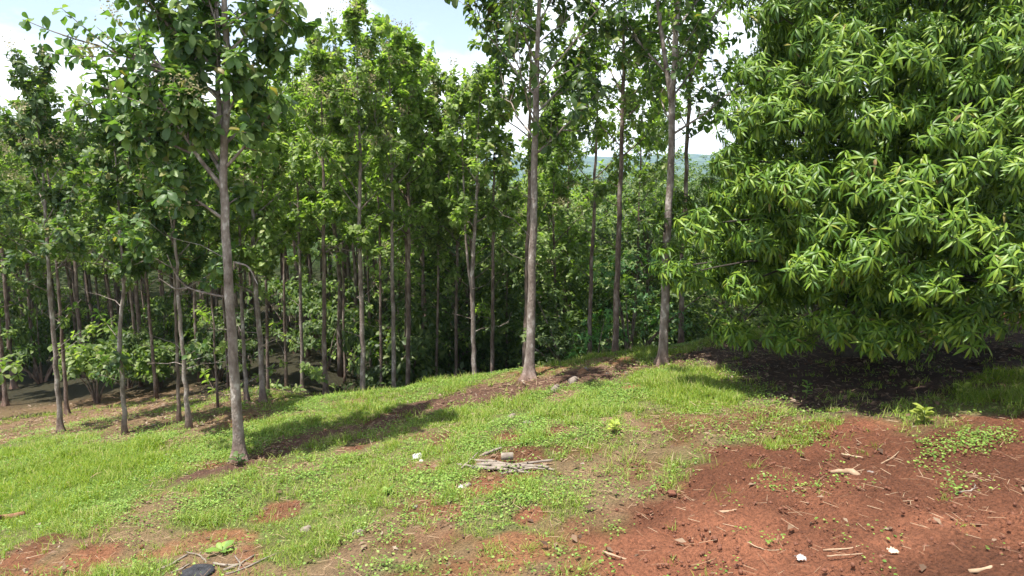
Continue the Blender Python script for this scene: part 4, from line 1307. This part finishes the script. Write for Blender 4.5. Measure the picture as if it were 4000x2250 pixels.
for i, (u0, v0, u1, v1, r) in enumerate([(395, 1440, 470, 1405, .022), (430, 1446, 480, 1425, .018), (560, 1440, 640, 1405, .02), (540, 1420, 600, 1425, .018), (570, 1446, 700, 1398, .014), (600, 1440, 590, 1405, .016), (520, 1420, 470, 1395, .015)]):
    stick(u0, v0, u1, v1, r, 'half burnt branch at the rim of the black ash heap', 80 + i, M_WOOD, .08, 'branch', CG, .02)

def stump(u, v, r, h, label, seed, mat=M_WOOD):
    rng = np.random.default_rng(seed)
    r, h = r * .5, h * .5
    p = hit(u, v)
    o = empty('tree_stump', p)
    tag(o, label, 'stump')
    mb = MB()
    ph = rng.uniform(0, 6)
    zs = [-.08, .02, h * .35, h * .7, h * .96]
    rr = [r * 1.6, r * 1.35, r * 1.08, r, r * .96]
    mb.tube([(0.02 * i, 0, z) for i, z in enumerate(zs)], rr, 14, True, lambda i, th: 1 + .14 * np.cos(4 * th + ph) + .07 * np.cos(7 * th + ph * 2))
    mb.build('bark', mat, o, True)
    m2 = MB()
    m2.tube([(.08, 0, h * .955), (.085, .01, h)], [r * .86, r * .84], 12, True, lambda i, th: 1 + .12 * np.cos(4 * th + ph))
    m2.build('cut_face', M_WOOD, o)
stump(1394, 984, .15, .22, 'grey sawn stump in the grass right of the pale straight trunk', 1)
stump(1440, 960, .17, .14, 'low pale stump behind the grey sawn one', 2)
stump(1466, 938, .20, .18, 'dark brown stump nearest the crest edge', 3, M_RED)
stump(1565, 948, .12, .12, 'small reddish stump left of the forked teak', 4, M_RED)
stump(1283, 1052, .11, .12, 'low stump with a pale cut top in the middle of the slope', 5)
stump(895, 1345, .09, .08, 'weathered little stump in a red bare patch on the lower slope', 6)
stump(765, 1338, .10, .10, 'weathered stump in the grass above the ash heap', 7)
stump(1168, 1205 + 20, .08, .06, 'tiny stump at the edge of the bare patch below the heaped sticks', 8)
chunk(1325, 1065, .10, 'pale flat stone in the grass behind the heaped sticks', 91, M_STONE, 'stone', 'stone', .45, stretch=1.5)
chunk(1240, 1062, .07, 'small whitish stone left of the low stump on the slope', 92, M_STONE, 'stone', 'stone', .5)
chunk(1045, 1280, .06, 'pink grey stone in a bare spot low on the slope', 93, M_STONE, 'stone', 'stone', .6)
chunk(2190, 1190, .06, 'pale brown stone on the red soil right of the broken wood chunk', 94, M_STONE, 'stone', 'stone', .5, stretch=1.4)
chunk(2180, 1380, .05, 'orange brown clod beside the long straw coloured twig', 95, M_CLOD, 'clod', 'soil', .7)
chunk(1690, 1245, .09, 'dark upturned red clod at the border of grass and soil', 96, M_CLOD, 'clod', 'soil', .6)
chunk(1235, 1210, .09, 'dark reddish root clod below the heaped sticks', 97, M_RED, 'root_clod', 'root', .7)

def seedling(u, v, h, size, n, label, mat, seed, name='seedling'):
    rng = np.random.default_rng(seed)
    p = hit(u, v)
    o = empty(name, p)
    tag(o, label, 'plant')
    tr, cr, L = MB(), MB(), []
    tr.tube([(0, 0, -.05), (.01, 0, h * .5), (0, .01, h)], [.012, .009, .006], 5)
    for k in range(n):
        a = k * 1.57 + (k // 2) * .4 + rng.uniform(-.3, .3)
        z = h * (.25 + .75 * k / n)
        L.append((np.array([0, 0, z]), np.array([math.cos(a), math.sin(a), .45 + .5 * k / n]), np.array([0, 0, 1.0]) + rng.normal(0, .2, 3), size * rng.uniform(.7, 1.1)))
    put_leaves(cr, LF_TEAK, L)
    tr.build('stem', M_TEAK, o)
    cr.build('leaves', mat, o)
seedling(2322, 1072, .26, .20, 14, 'yellow green seedling with upright leaves growing in the red soil', M_YOUNG, 1)
seedling(1545, 1092, .18, .17, 12, 'bright leafy weed standing out of the grass above the red soil', M_YOUNG, 2)
seedling(2420, 1000, .22, .16, 8, 'pale green shoot at the edge of the mango shade', M_YOUNG, 3)
seedling(2028, 995 + 10, .35, .14, 10, 'green shoot in the mango shade left of the tall grass clump', M_HERB, 4)
seedling(560, 1395, .05, .20, 6, 'flat broad leaved plant beside the half burnt branches', M_HERB, 5)
seedling(975, 1195 + 50, .1, .12, 8, 'small broad leaved weed in the grass left of the bare patch', M_HERB, 6)
seedling(600, 1172, .2, .22, 8, 'leafy teak sprout in front of the thick lone trunk', M_TEAK, 7)

# ------------------------------------------------------------------ air
def haze():
    x0, x1, y0, y1, z0, z1 = -4300, 4300, -60, 4400, -130, 75
    V = [(x, y, z) for z in (z0, z1) for y in (y0, y1) for x in (x0, x1)]
    T = [(0, 2, 3, 1), (4, 5, 7, 6), (0, 1, 5, 4), (2, 6, 7, 3), (0, 4, 6, 2), (1, 3, 7, 5)]
    m, t = mat_new('air')
    v = N(t, 'ShaderNodeVolumePrincipled')
    v.inputs['Color'].default_value = (.50, .74, 1.0, 1)
    v.inputs['Density'].default_value = .00012
    v.inputs['Anisotropy'].default_value = 0.0
    out = N(t, 'ShaderNodeOutputMaterial')
    t.links.new(v.outputs[0], out.inputs['Volume'])
    o = bpy.data.objects.new('haze', mesh_np('haze', V, T, m))
    COL.objects.link(o)
    o['kind'] = 'stuff'
    tag(o, 'pale blue haze softening the far hills', 'haze')
haze()
